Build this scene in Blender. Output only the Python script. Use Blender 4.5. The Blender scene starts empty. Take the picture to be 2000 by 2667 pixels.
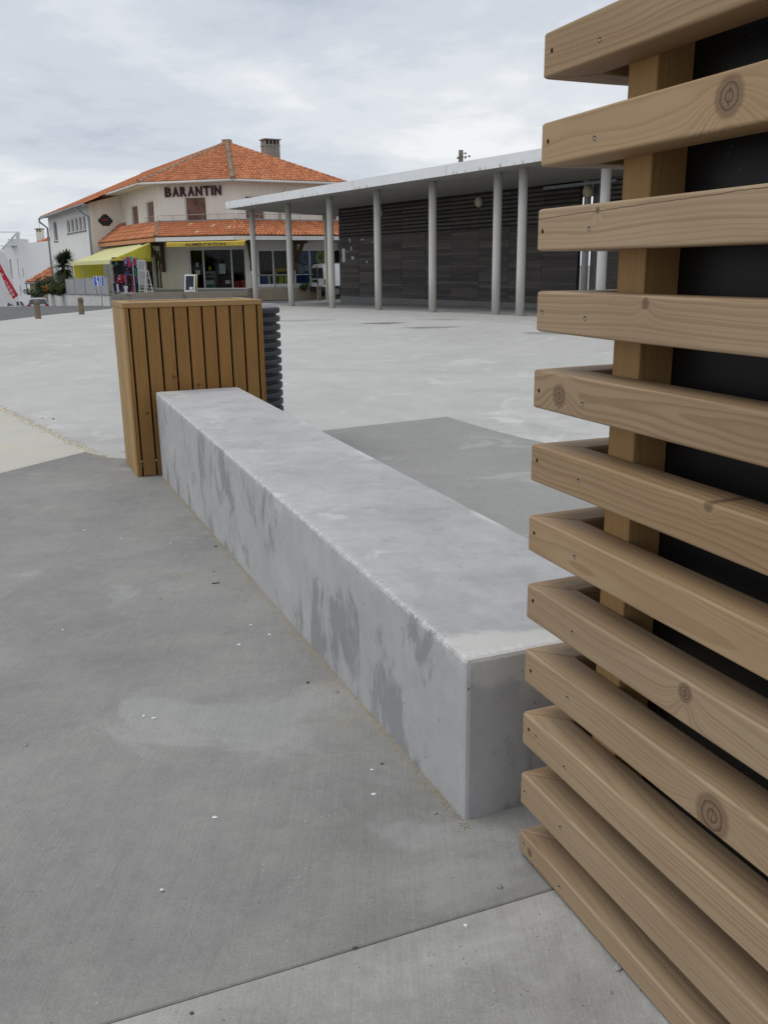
import bpy, bmesh, math, random
from mathutils import Vector, Matrix, noise
random.seed(7)
S = bpy.context.scene
COL = S.collection
rad = math.radians
# ------------------------------------------------------------------ camera
H = 1.58; FPX = 2315.9; PITCH = .2691; ROLL = .0134; CX = 1000.; CY = 1333.5
cp, sp, cr, sr = math.cos(PITCH), math.sin(PITCH), math.cos(ROLL), math.sin(ROLL)
FWD = Vector((0, cp, -sp)); DN = Vector((0, -sp, -cp)); RT = Vector((1, 0, 0))
RT2 = cr*RT + sr*DN; DN2 = -sr*RT + cr*DN
CAM = Vector((0, 0, H))
cam = bpy.data.cameras.new('camera'); camo = bpy.data.objects.new('camera', cam); COL.objects.link(camo)
camo.matrix_world = Matrix(((RT2.x, -DN2.x, -FWD.x, 0), (RT2.y, -DN2.y, -FWD.y, 0), (RT2.z, -DN2.z, -FWD.z, H), (0, 0, 0, 1)))
cam.sensor_fit = 'VERTICAL'; cam.sensor_height = 36; cam.lens = FPX/2667*36
cam.clip_start = .05; cam.clip_end = 3000
S.camera = camo
# ------------------------------------------------------------------ light
SUN_EL = rad(62); SUN_AZ = rad(-97)      # azimuth clockwise from +Y: light comes from the left
wd = bpy.data.worlds.new('World'); S.world = wd; wd.use_nodes = True
wn, wl_ = wd.node_tree.nodes, wd.node_tree.links
wn.clear()
def wnode(t, **k):
    n = wn.new(t)
    for a, b in k.items(): setattr(n, a, b)
    return n
wout = wnode('ShaderNodeOutputWorld')
sky = wnode('ShaderNodeTexSky', sky_type='NISHITA', sun_disc=False, sun_elevation=SUN_EL, sun_rotation=SUN_AZ)
bg1 = wnode('ShaderNodeBackground'); bg1.inputs[1].default_value = .1
wl_.new(sky.outputs[0], bg1.inputs[0])
tc = wnode('ShaderNodeTexCoord'); sx = wnode('ShaderNodeSeparateXYZ'); wl_.new(tc.outputs['Generated'], sx.inputs[0])
def wmath(op, a, b=None, c=None):
    n = wnode('ShaderNodeMath', operation=op)
    for i, v in enumerate((a, b, c)):
        if v is None: continue
        if isinstance(v, (int, float)): n.inputs[i].default_value = v
        else: wl_.new(v, n.inputs[i])
    return n.outputs[0]
zc = wmath('ADD', wmath('MAXIMUM', sx.outputs[2], 0.), .16)
cb = wnode('ShaderNodeCombineXYZ')
wl_.new(wmath('DIVIDE', sx.outputs[0], zc), cb.inputs[0]); wl_.new(wmath('DIVIDE', sx.outputs[1], zc), cb.inputs[1])
def wnoise(scale, detail, rough, dist=0., off=(0, 0, 0)):
    m = wnode('ShaderNodeMapping'); m.inputs['Location'].default_value = off
    wl_.new(cb.outputs[0], m.inputs[0])
    n = wnode('ShaderNodeTexNoise'); n.inputs['Scale'].default_value = scale; n.inputs['Detail'].default_value = detail
    n.inputs['Roughness'].default_value = rough; n.inputs['Distortion'].default_value = dist
    wl_.new(m.outputs[0], n.inputs['Vector']); return n.outputs[0]
n1 = wnoise(.62, 7, .56, .25, (1.7, .4, .2)); n2 = wnoise(1.9, 6, .6, .3, (4.1, 2.2, .7))
cm = wmath('ADD', wmath('MULTIPLY', n1, .68), wmath('MULTIPLY', n2, .32))
rp = wnode('ShaderNodeValToRGB'); wl_.new(cm, rp.inputs[0])
rp.color_ramp.interpolation = 'EASE'
for i, (p_, c_) in enumerate([(.36, (.50, .555, .64, 1)), (.46, (.65, .70, .765, 1)), (.53, (.77, .805, .845, 1)), (.61, (.93, .94, .95, 1))]):
    el = rp.color_ramp.elements[i] if i < 2 else rp.color_ramp.elements.new(p_)
    el.position = p_; el.color = c_
bg2 = wnode('ShaderNodeBackground'); wl_.new(rp.outputs[0], bg2.inputs[0]); bg2.inputs[1].default_value = 1.0
mx = wnode('ShaderNodeMixShader'); mx.inputs[0].default_value = .93
wl_.new(bg1.outputs[0], mx.inputs[1]); wl_.new(bg2.outputs[0], mx.inputs[2]); wl_.new(mx.outputs[0], wout.inputs[0])
sl = bpy.data.lights.new('sun', 'SUN'); so = bpy.data.objects.new('sun', sl); COL.objects.link(so)
sl.energy = 1.2; sl.angle = rad(34); sl.color = (1, .965, .91)
sd = Vector((math.sin(SUN_AZ)*math.cos(SUN_EL), math.cos(SUN_AZ)*math.cos(SUN_EL), math.sin(SUN_EL)))
so.rotation_euler = sd.to_track_quat('Z', 'Y').to_euler(); so.location = sd*60
S.render.engine = 'CYCLES'
S.view_settings.view_transform = 'Standard'; S.view_settings.look = 'None'; S.view_settings.exposure = 0; S.view_settings.gamma = 1
S.view_settings.use_curve_mapping = False
# ------------------------------------------------------------------ pixel -> place (photo pixels give directions only)
def ray(x, y): return RT2*((x-CX)/FPX) + DN2*((y-CY)/FPX) + FWD
def onz(x, y, z=0.): d = ray(x, y); return CAM + d*((z-H)/d.z)
def ony(x, y, Y): d = ray(x, y); return CAM + d*(Y/d.y)
def onplane(x, y, A, dr):
    n = Vector((-dr[1], dr[0], 0)); d = ray(x, y); t = n.dot(Vector((A[0], A[1], 0)) - CAM)/n.dot(d); return CAM + d*t
def ss(a, b, t):
    t = min(1, max(0, (t-a)/(b-a))); return t*t*(3-2*t)
ES = Vector((-.367, .930, 0)).normalized(); ET = Vector((ES.y, -ES.x, 0)); BO = Vector((.225, 2.291, 0))   # bench axes
def bst(s, t): return BO + ES*s + ET*t
def G(x, y):
    s = ES.x*(x-BO.x) + ES.y*(y-BO.y)
    near = -.0435*min(max(s, -3), 6.6)*(1 if s > 0 else .4)
    al = (x-4.1)*-.515 + (y-27.05)*.857
    far = .115 - .0104*min(max(al, -14), 30)
    k = ss(9, 24, y)
    z = near*(1-k) + far*k
    left = ss(-11, -15, x) if x < -11 else 0
    if y > 30 and left > 0:
        lz = -.24 - .035*max(0, min(y, 66)-50) - .1*max(0, min(y, 95)-66)
        z = z*(1-left) + lz*left if y > 48 else z + (lz-z)*left*ss(30, 48, y)
    return z
def gv(x, y, dz=0.): return Vector((x, y, G(x, y)+dz))
def ong(x, y):
    P = onz(x, y, 0)
    for _ in range(40): P = onz(x, y, G(P.x, P.y))
    return P
# ------------------------------------------------------------------ materials
MAT = {}
class NT:
    def __init__(s, name):
        s.m = bpy.data.materials.new(name); s.m.use_nodes = True; s.t = s.m.node_tree
        s.b = s.t.nodes['Principled BSDF']; s.tc = None
    def n(s, t, **k):
        n = s.t.nodes.new(t)
        for a, b in k.items(): setattr(n, a, b)
        return n
    def L(s, a, b): s.t.links.new(a, b)
    def set(s, n, i, v):
        if isinstance(v, (int, float)): n.inputs[i].default_value = v
        elif isinstance(v, (tuple, list)):
            n.inputs[i].default_value = tuple(v) if len(v) == len(n.inputs[i].default_value) else tuple(v)+(1,)
        else: s.L(v, n.inputs[i])
    def co(s, kind='Object'):
        if not s.tc: s.tc = s.n('ShaderNodeTexCoord')
        return s.tc.outputs[kind]
    def pos(s): return s.n('ShaderNodeNewGeometry').outputs['Position']
    def map(s, v, scale=(1, 1, 1), loc=(0, 0, 0), rot=(0, 0, 0)):
        m = s.n('ShaderNodeMapping'); s.L(v, m.inputs[0]); s.set(m, 'Scale', scale); s.set(m, 'Location', loc); s.set(m, 'Rotation', rot); return m.outputs[0]
    def noise(s, v, scale, detail=4, rough=.55, dist=0):
        n = s.n('ShaderNodeTexNoise'); s.L(v, n.inputs['Vector']); s.set(n, 'Scale', scale); s.set(n, 'Detail', detail); s.set(n, 'Roughness', rough); s.set(n, 'Distortion', dist); return n.outputs[0]
    def vor(s, v, scale, feat='F1', out=0):
        n = s.n('ShaderNodeTexVoronoi', feature=feat); s.L(v, n.inputs['Vector']); s.set(n, 'Scale', scale); return n.outputs[out]
    def math(s, op, a, b=None, c=None, clamp=False):
        n = s.n('ShaderNodeMath', operation=op, use_clamp=clamp)
        for i, v in enumerate((a, b, c)):
            if v is not None: s.set(n, i, v)
        return n.outputs[0]
    def ramp(s, v, *st):
        r = s.n('ShaderNodeValToRGB'); s.L(v, r.inputs[0])
        for i, (p_, c_) in enumerate(st):
            e = r.color_ramp.elements[i] if i < 2 else r.color_ramp.elements.new(p_)
            e.position = p_; e.color = (c_, c_, c_, 1) if isinstance(c_, (int, float)) else tuple(c_)+(1,)
        return r.outputs[0]
    def sm(s, v, a, b, x=0., y=1.):
        n = s.n('ShaderNodeMapRange', interpolation_type='SMOOTHSTEP'); s.set(n, 0, v); s.set(n, 1, a); s.set(n, 2, b); s.set(n, 3, x); s.set(n, 4, y); return n.outputs[0]
    def mix(s, f, a, b, blend='MIX'):
        n = s.n('ShaderNodeMix', data_type='RGBA', blend_type=blend); s.set(n, 0, f)
        for i, v in ((6, a), (7, b)):
            if isinstance(v, (tuple, list)): n.inputs[i].default_value = tuple(v)+(1,) if len(v) == 3 else v
            elif isinstance(v, (int, float)): n.inputs[i].default_value = (v, v, v, 1)
            else: s.L(v, n.inputs[i])
        return n.outputs[2]
    def bump(s, h, strength, dist, prev=None):
        b = s.n('ShaderNodeBump'); s.set(b, 'Strength', strength); s.set(b, 'Distance', dist); s.L(h, b.inputs['Height'])
        if prev is not None: s.L(prev, b.inputs['Normal'])
        return b.outputs[0]
    def attr(s, name, kind='GEOMETRY', out='Fac'):
        a = s.n('ShaderNodeAttribute', attribute_type=kind, attribute_name=name); return a.outputs[out]
    def rnd(s): return s.n('ShaderNodeObjectInfo').outputs['Random']
    def fin(s, col=None, rough=None, nrm=None, spec=None, metal=None):
        for k, v in (('Base Color', col), ('Roughness', rough), ('Normal', nrm), ('Specular IOR Level', spec), ('Metallic', metal)):
            if v is not None: s.set(s.b, k, v)
        MAT[s.m.name] = s.m; return s.m
def plain(name, c, rough=.6, spec=.4, metal=0., var=.12, scale=6., bump=0.):
    t = NT(name); v = t.noise(t.co(), scale, 5, .6)
    v2 = t.math('ADD', t.math('MULTIPLY', v, .7), t.math('MULTIPLY', t.noise(t.co(), scale*7, 3), .3))
    col = t.mix(t.sm(v2, .3, .7), tuple(x*(1-var) for x in c), tuple(min(1, x*(1+var)) for x in c))
    nr = t.bump(v2, bump, .01) if bump else None
    return t.fin(col, rough, nr, spec, metal)
def canvas(name, c):
    t = NT(name); v = t.noise(t.co(), 1.4, 5, .6); col = t.mix(v, tuple(x*.86 for x in c), tuple(min(1, x*1.1) for x in c)); df = t.n('ShaderNodeBsdfDiffuse'); tl = t.n('ShaderNodeBsdfTranslucent'); t.L(col, df.inputs[0]); t.L(col, tl.inputs[0])
    ms = t.n('ShaderNodeMixShader'); t.set(ms, 0, .3); t.L(df.outputs[0], ms.inputs[1]); t.L(tl.outputs[0], ms.inputs[2]); t.L(ms.outputs[0], t.t.nodes['Material Output'].inputs[0]); MAT[name] = t.m
def concrete(name, lo, hi, tint=(1, 1, .985), rough=.85, damp=(), flecks=0., brush=None, blot=.9, pores=True, stain=None, big=.35, sandy=0., spots=0.):
    t = NT(name); P = t.pos()
    a = t.noise(t.map(P, (1, 1, 1), (3.1, 1.7, .3)), big, 5, .62, .4)
    b = t.noise(P, 2.3, 6, .65, .2); c = t.noise(P, 19, 5, .7); d = t.noise(P, 160, 3, .7)
    h = t.math('ADD', t.math('ADD', t.math('MULTIPLY', a, .42*blot), t.math('MULTIPLY', b, .30*blot)), t.math('ADD', t.math('MULTIPLY', c, .16), t.math('MULTIPLY', d, .12+.72*(1-blot))))
    col = t.ramp(h, (.36, tuple(lo*x for x in tint)), (.64, tuple(hi*x for x in tint)))
    if sandy: col = t.mix(t.math('MULTIPLY', t.sm(b, .45, .7), sandy), col, (.50, .42, .28))
    if spots:
        w = t.noise(t.map(P, (1, 1, 1), (7, 3, 0)), 1.1, 5, .6, .6)
        col = t.mix(t.math('MULTIPLY', t.sm(w, .57, .66), spots), col, (.62, .62, .62))
        w2 = t.noise(t.map(P, (.35, 1, 1), (2, 9, 0), (0, 0, .5)), .8, 4, .5, .5)
        col = t.mix(t.math('MULTIPLY', t.sm(w2, .60, .70), spots*.5), col, (.2, .2, .2))
    if flecks:
        v1 = t.vor(P, 62); m1 = t.sm(t.noise(t.map(P, (1, 1, 1), (4, 4, 4)), 9, 2), .52, .66); col = t.mix(t.math('MULTIPLY', t.math('MULTIPLY', t.sm(v1, .17, .08), m1), flecks), col, (.07, .068, .06))
        v2 = t.vor(t.map(P, (1, 1, 1), (.37, .21, 0)), 48); m2 = t.sm(t.noise(t.map(P, (1, 1, 1), (9, 1, 4)), 7, 2), .55, .68); col = t.mix(t.math('MULTIPLY', t.math('MULTIPLY', t.sm(v2, .15, .07), m2), flecks*.8), col, (.62, .61, .58))
        sm2 = t.noise(t.map(P, (5, .9, 1), (2, 3, 0), (0, 0, .9)), 1.3, 5, .7, .8); col = t.mix(t.math('MULTIPLY', t.sm(sm2, .58, .72), flecks*.28), col, (.15, .148, .135))
    for (dx_, dy_, ang, la, lb, amt) in damp:
        m_ = t.map(t.map(P, (1, 1, 1), (-dx_, -dy_, 0)), (1/la, 1/lb, 0), (0, 0, 0), (0, 0, 0)); ln = t.n('ShaderNodeVectorMath', operation='LENGTH'); t.L(m_, ln.inputs[0])
        w3 = t.math('ADD', ln.outputs['Value'], t.math('MULTIPLY', t.math('SUBTRACT', b, .5), 1.6)); col = t.mix(t.math('MULTIPLY', t.sm(w3, 1.1, .5), amt), col, (.10, .10, .10))
    nr = t.bump(t.math('ADD', t.math('MULTIPLY', c, .35), t.math('MULTIPLY', d, .65)), .35, .004)
    if brush is not None:
        q = t.noise(t.map(P, (110, 3.2, 1), (0, 0, 0), (0, 0, -brush)), 1, 4, .6)
        col = t.mix(.16, col, t.mix(q, 0., .75), 'OVERLAY'); nr = t.bump(q, .35, .004, nr)
    if pores:
        v = t.vor(P, 30); ms = t.sm(t.noise(P, 5.2, 2), .5, .7)
        pit = t.math('MULTIPLY', t.sm(v, .10, .04), ms); col = t.mix(t.math('MULTIPLY', pit, .55), col, (.07, .07, .07))
    return t.fin(col, rough, nr, .25)
def wood(name, early, late, ring=95., rough=.62, knots=True, vert=False, wear=0., rnd_c=.18):
    """sawn softwood; local X (or Z when vert) is the grain direction; growth rings are cylinders about a random pith"""
    t = NT(name); P = t.co(); r = t.rnd()
    if vert: P = t.map(P, (1, 1, 1), (0, 0, 0), (0, rad(90), 0))
    sep = t.n('ShaderNodeSeparateXYZ'); t.L(P, sep.inputs[0]); X, Y, Z = sep.outputs
    r2 = t.math('FRACT', t.math('MULTIPLY', r, 17.31)); r3 = t.math('FRACT', t.math('MULTIPLY', r, 71.7))
    xo = t.math('ADD', X, t.math('MULTIPLY', r, 40.))
    cb_ = t.n('ShaderNodeCombineXYZ'); t.L(t.math('MULTIPLY', xo, 1.6), cb_.inputs[0]); t.L(t.math('MULTIPLY', Y, 6.), cb_.inputs[1]); t.L(t.math('MULTIPLY', Z, 6.), cb_.inputs[2])
    wv = t.math('MULTIPLY', t.math('SUBTRACT', t.noise(cb_.outputs[0], 1.0, 2, .4), .5), .05)
    cb2 = t.n('ShaderNodeCombineXYZ'); t.L(t.math('MULTIPLY', xo, 3.2), cb2.inputs[0]); t.L(t.math('MULTIPLY', Y, 30.), cb2.inputs[1]); t.L(t.math('MULTIPLY', Z, 30.), cb2.inputs[2])
    wv = t.math('ADD', wv, t.math('MULTIPLY', t.math('SUBTRACT', t.noise(cb2.outputs[0], 1.0, 2, .5), .5), .0065))
    yy = t.math('ADD', Y, t.math('MULTIPLY_ADD', r2, .05, .012)); zz = t.math('ADD', Z, t.math('MULTIPLY_ADD', r3, .14, -.07))
    slope = t.math('MULTIPLY', xo, t.math('MULTIPLY_ADD', r2, .024, -.012))
    zz = t.math('ADD', zz, slope)
    rr = t.math('ADD', t.math('SQRT', t.math('ADD', t.math('MULTIPLY', yy, yy), t.math('MULTIPLY', zz, zz))), wv)
    kd = None
    if knots:
        kx, kz, kr = t.attr('knot_x', 'OBJECT'), t.attr('knot_z', 'OBJECT'), t.attr('knot_r', 'OBJECT')
        dx = t.math('SUBTRACT', X, kx); dz = t.math('SUBTRACT', Z, kz)
        kk = t.math('SQRT', t.math('ADD', t.math('MULTIPLY', dx, dx), t.math('MULTIPLY', dz, dz)))
        kd = t.math('ADD', t.math('DIVIDE', kk, t.math('MAXIMUM', kr, .0005)), t.math('MULTIPLY', t.math('SUBTRACT', t.noise(P, 60, 2), .5), .25))
        infl = t.math('EXPONENT', t.math('MULTIPLY', t.math('MULTIPLY', kd, kd), -.16))
        push = t.math('MULTIPLY', infl, t.math('MULTIPLY', kr, 1.25))
        sg = t.math('MULTIPLY', t.math('MULTIPLY', dz, infl), 1.1)
        rr = t.math('SUBTRACT', t.math('ADD', rr, push), sg)
    cw = t.n('ShaderNodeCombineXYZ'); t.L(t.math('MULTIPLY', rr, 55.), cw.inputs[0]); t.L(t.math('MULTIPLY', r, 33.), cw.inputs[1])
    ph0 = t.math('ADD', t.math('MULTIPLY', rr, ring), t.math('MULTIPLY', t.noise(cw.outputs[0], 1., 2), 2.6))
    ph = t.math('FRACT', ph0)
    tone = t.noise(cw.outputs[0], .9, 2)
    band = t.math('MULTIPLY', t.sm(ph, .25, .92), t.sm(ph, 1.0, .93))
    fib = t.n('ShaderNodeCombineXYZ'); t.L(t.math('MULTIPLY', xo, 9.), fib.inputs[0]); t.L(t.math('MULTIPLY', Y, 420.), fib.inputs[1]); t.L(t.math('MULTIPLY', Z, 420.), fib.inputs[2])
    fb = t.noise(fib.outputs[0], 1., 3, .6)
    big = t.noise(cb_.outputs[0], .8, 4, .6, .3)
    f = t.math('ADD', t.math('MULTIPLY', band, .62), t.math('MULTIPLY', t.math('SUBTRACT', fb, .5), .35), None, True)
    f = t.math('MULTIPLY', f, t.sm(tone, .3, .7, .45, 1.15))
    col = t.mix(f, early, late)
    col = t.mix(t.math('MULTIPLY', t.sm(big, .42, .68), .32), col, tuple(x*y for x, y in zip(late, (1.05, 1.0, .95))))
    col = t.mix(rnd_c, col, t.mix(r, tuple(x*.62 for x in early), tuple(min(1, x*1.25) for x in early)))
    col = t.mix(t.math('MULTIPLY', r3, .42), col, t.mix(1., col, (1.06, .86, .58), 'MULTIPLY'))
    if kd is not None:
        ck = t.attr('check_z', 'OBJECT'); cn = t.n('ShaderNodeCombineXYZ'); t.L(t.math('MULTIPLY', X, 9.), cn.inputs[0])
        cz_ = t.math('ABSOLUTE', t.math('SUBTRACT', Z, t.math('ADD', t.math('ADD', ck, t.math('MULTIPLY', X, .02)), t.math('MULTIPLY', t.math('SUBTRACT', t.noise(cn.outputs[0], 1., 6, .7), .5), .011))))
        col = t.mix(t.math('MULTIPLY', t.sm(cz_, .0016, .0003), .75), col, (.06, .028, .018))
        ringk = t.math('FRACT', t.math('MULTIPLY', kd, 2.3)); inside = t.sm(kd, 1.08, .92)
        kc = t.mix(t.sm(ringk, .3, .95), tuple(x*y for x, y in zip(early, (.62, .56, .58))), tuple(x*.62 for x in late))
        col = t.mix(inside, col, kc)
        halo = t.math('MULTIPLY', t.sm(kd, 1.5, 1.1), t.sm(kd, .9, 1.05)); col = t.mix(t.math('MULTIPLY', halo, .55), col, tuple(x*.55 for x in late))
        crack = t.math('MULTIPLY', t.sm(t.math('ABSOLUTE', t.math('ADD', dx, t.math('MULTIPLY', t.math('SUBTRACT', t.noise(P, 90, 3), .5), .009))), .0009, .0003), t.sm(kd, .7, .5))
        col = t.mix(crack, col, (.03, .02, .015))
    if wear:
        wn_ = t.noise(t.pos(), 3.1, 5, .65); col = t.mix(t.math('MULTIPLY', t.sm(wn_, .45, .75), wear), col, (.27, .25, .21))
    nr = t.bump(t.math('ADD', t.math('MULTIPLY', fb, .7), t.math('MULTIPLY', band, .3)), .22, .002)
    return t.fin(col, rough, nr, .28)
CH = rad(21.5)
concrete('concrete_near', .185, .345, (1, .99, .945), brush=CH, sandy=.05, spots=.16, big=.5, blot=.78, flecks=.75)
concrete('concrete_front', .215, .50, (1, .985, .94), brush=CH-.35, spots=.3, big=.9, flecks=1.)
concrete('concrete_dark', .235, .335, (1, .985, .95), brush=CH, spots=.2, blot=.8, flecks=.5)
DAMP = [(ong(x_, y_).x, ong(x_, y_).y, 0, a_, b_, k_) for x_, y_, a_, b_, k_ in ((995, 842, .75, .5, .75), (1120, 853, .9, .35, .6), (770, 835, 1.4, .6, .35), (1490, 866, 1.2, .5, .45), (1160, 832, .7, .3, .45), (300, 812, .9, .5, .4))]
concrete('concrete_light', .375, .52, (1, .985, .95), spots=.3, blot=.8, damp=DAMP)
concrete('concrete_sand', .42, .56, (1.0, .965, .86), sandy=.35, blot=.8)
concrete('concrete_pale', .33, .56, (1, .985, .95), spots=.5, big=1.1)
concrete('concrete_grey', .26, .36); concrete('plinth_concrete', .17, .24)
concrete('asphalt', .10, .155, (1, 1, 1.03), pores=False, blot=.7)
concrete('shaded_floor', .30, .40, (1, .985, .95), spots=.2); concrete('earth', .2, .3, (1, .95, .85), pores=False)
concrete('terrace_concrete', .22, .36, (1, .98, .93)); concrete('white_retaining', .45, .66, (1, .99, .96), blot=1.1, big=1.0)
def render_wall(name, c, dirty=.35):
    t = NT(name); P = t.pos(); a = t.noise(P, .5, 5, .6, .3); s = t.noise(t.map(P, (2.2, 2.2, .18)), 1., 4, .6); d = t.noise(P, 60, 3)
    col = t.mix(t.math('MULTIPLY', t.sm(t.math('ADD', t.math('MULTIPLY', a, .5), t.math('MULTIPLY', s, .5)), .42, .68), dirty), c, tuple(x*y for x, y in zip(c, (.72, .70, .64))))
    return t.fin(col, .85, t.bump(d, .2, .01), .2)
render_wall('render_cream', (.80, .765, .70)); render_wall('render_white', (.84, .825, .80), .2); render_wall('render_beige', (.47, .40, .29), .6)
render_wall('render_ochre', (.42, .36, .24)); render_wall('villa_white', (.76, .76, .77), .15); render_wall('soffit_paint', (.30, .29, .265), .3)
render_wall('white_paint', (.74, .74, .73), .25); render_wall('column_paint', (.56, .55, .52), .35); render_wall('column_cream', (.62, .59, .48), .3)
# white fascia with small rust runs along its lower edge
t = NT('fascia_metal'); P = t.pos(); st = t.noise(t.map(P, (9, 9, .6)), 1., 3, .7); ms = t.noise(P, .55, 3, .6)
low = t.sm(t.attr('lowedge'), .45, 1.); rust = t.math('MULTIPLY', t.math('MULTIPLY', t.sm(st, .53, .62), t.sm(ms, .46, .54)), low)
base = t.mix(t.noise(P, 1.3, 5, .6), (.66, .68, .70), (.80, .81, .82)); t.fin(t.mix(t.math('MULTIPLY', rust, .8), base, (.33, .16, .06)), .45, None, .4)
t = NT('bench_concrete'); P = t.pos(); UV = t.co()
a = t.noise(t.map(P, (1, 1, 1), (5, 2, 1)), 1.3, 6, .62, .5); b = t.noise(P, 4.5, 6, .68, .3); c = t.noise(P, 22, 5, .7); d = t.noise(P, 150, 3, .7)
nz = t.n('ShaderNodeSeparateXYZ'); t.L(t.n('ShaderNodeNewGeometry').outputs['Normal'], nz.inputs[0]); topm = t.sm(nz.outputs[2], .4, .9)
h = t.math('ADD', t.math('ADD', t.math('MULTIPLY', a, .34), t.math('MULTIPLY', b, .36)), t.math('ADD', t.math('MULTIPLY', c, .2), t.math('MULTIPLY', d, .1)))
col = t.ramp(h, (.34, (.33, .33, .335)), (.5, (.415, .413, .42)), (.66, (.50, .498, .50)))
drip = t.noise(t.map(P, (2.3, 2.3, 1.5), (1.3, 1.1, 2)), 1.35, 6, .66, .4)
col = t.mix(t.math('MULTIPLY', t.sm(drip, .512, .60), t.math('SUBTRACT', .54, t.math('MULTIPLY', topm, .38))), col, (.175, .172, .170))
fill = t.noise(t.map(P, (1, 1, 1), (8, 8, 3)), 1.7, 5, .6, .5)
col = t.mix(t.math('MULTIPLY', t.math('MULTIPLY', t.sm(fill, .56, .63), t.attr('edge_zone')), .8), col, (.58, .57, .54))
ch = t.math('MULTIPLY', t.sm(t.noise(P, 45, 4, .7), .48, .58), t.attr('chip')); col = t.mix(ch, col, (.64, .64, .63))
v = t.vor(t.map(P, (1, 1, .7)), 34); pit = t.math('MULTIPLY', t.sm(v, .13, .06), t.sm(t.noise(P, 6, 2), .50, .62)); col = t.mix(t.math('MULTIPLY', pit, .7), col, (.06, .06, .06))
nr = t.bump(t.math('ADD', t.math('MULTIPLY', c, .5), t.math('MULTIPLY', d, .5)), .35, .004); nr = t.bump(t.math('MULTIPLY', pit, -1.), .6, .006, nr)
t.fin(col, .78, nr, .3)
wood('pine', (.362, .268, .172), (.19, .112, .056), 88, rnd_c=.3)
wood('pine_post', (.42, .265, .115), (.29, .165, .062), 170, vert=True, knots=False, rnd_c=.1)
wood('screen_board', (.28, .152, .045), (.115, .05, .013), 100, vert=True, rnd_c=.26, wear=.05)
wood('screen_side_lit', (.40, .27, .125), (.22, .125, .042), 110, vert=True, rnd_c=.4, wear=.08, knots=False)  # paler copy of screen_board; light on the left flank put into the colour
wood('rim_board', (.34, .215, .095), (.22, .125, .048), 110, knots=False)
wood('weathered_bollard', (.20, .165, .12), (.13, .10, .07), 90, vert=True, knots=False, rough=.8, wear=.5)
wood('grey_timber', (.24, .23, .20), (.15, .14, .12), 90, knots=False, rough=.85, wear=.6)
wood('brown_bracket', (.115, .075, .045), (.07, .045, .028), 90, knots=False, rough=.7)
# dark weathered wall boards: each board its own tone
t = NT('dark_board'); P = t.co(); r = t.rnd(); xo = t.n('ShaderNodeVectorMath', operation='ADD'); t.L(P, xo.inputs[0])
c3 = t.n('ShaderNodeCombineXYZ'); t.L(t.math('MULTIPLY', r, 60.), c3.inputs[0]); t.L(t.math('MULTIPLY', r, 31.), c3.inputs[2]); t.L(c3.outputs[0], xo.inputs[1])
g = t.noise(t.map(xo.outputs[0], (1.1, 20, 20)), 1., 5, .65); g2 = t.noise(t.map(xo.outputs[0], (.5, 4, 4)), 1., 3, .6)
col = t.mix(g, (.04, .036, .034), (.135, .122, .115)); col = t.mix(t.math('MULTIPLY', t.sm(g2, .45, .7), .7), col, (.17, .14, .125))
col = t.mix(.5, col, t.mix(r, (.045, .039, .037), (.16, .14, .132))); t.fin(col, .72, t.bump(g, .3, .004), .25)
t = NT('black_sheet'); P = t.co(); v = t.vor(P, 55); sp_ = t.math('MULTIPLY', t.sm(v, .16, .05), t.sm(t.noise(P, 7, 3), .60, .68))
scr = t.math('MULTIPLY', t.sm(t.noise(t.map(P, (40, 40, 2.5), (0, 0, 0), (0, .35, 0)), 1, 3), .70, .74), t.sm(t.noise(P, 4, 2), .55, .65))
t.fin(t.mix(t.math('MULTIPLY', t.math('ADD', sp_, scr, None, True), .35), t.mix(t.noise(P, 3, 4), (.006, .006, .007), (.014, .014, .016)), (.3, .3, .3)), .42, None, .35)
plain('black_plastic', (.026, .026, .032), .5, .45, var=.4, scale=5, bump=.1); plain('drum_lid', (.10, .10, .115), .4, .5, var=.3, scale=3)
plain('screw_steel', (.55, .54, .52), .35, .5, .8); plain('screw_dull', (.36, .35, .33), .55, .4, .3); plain('hole_dark', (.035, .022, .012), .9, .1)
t = NT('roof_tile'); cvar = t.attr('tile'); P = t.pos(); nn = t.noise(P, 2.2, 4, .6)
rv = t.math('ADD', t.math('MULTIPLY', cvar, .65), t.math('MULTIPLY', t.rnd(), .35))
col = t.ramp(rv, (.0, (.31, .11, .055)), (.35, (.46, .175, .083)), (.75, (.57, .23, .115)), (1., (.62, .32, .19)))
col = t.mix(t.math('MULTIPLY', t.sm(nn, .52, .75), .4), col, (.24, .12, .075)); t.fin(col, .85, t.bump(t.noise(P, 40, 3), .2, .01), .2)
t = NT('pale_tile'); t.fin(t.mix(t.noise(t.co(), 9, 4), (.5, .36, .25), (.66, .55, .45)), .85)
plain('mortar_cap', (.30, .215, .15), .9, .2, var=.4, scale=4); plain('chimney_render', (.25, .235, .215), .9, .2, var=.3, scale=1.6, bump=.2)
plain('door_grey', (.16, .165, .17), .6, .3); plain('zinc', (.27, .285, .31), .45, .5, .3); plain('white_frame', (.74, .74, .73), .45, .45, var=.06); plain('grey_steel', (.33, .335, .34), .45, .5, .4)
plain('shutter_brown', (.20, .115, .085), .7, .3, var=.5, scale=2.2); plain('shutter_grey', (.20, .19, .185), .7, .3, var=.3)
plain('sign_maroon', (.055, .009, .014), .5, .4); canvas('yellow_fabric', (.76, .70, .11))
canvas('yellow_pale', (.84, .82, .44)); plain('awning_ochre', (.55, .40, .07), .8, .2, var=.15, scale=2); plain('black_print', (.02, .018, .015), .7)
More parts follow.
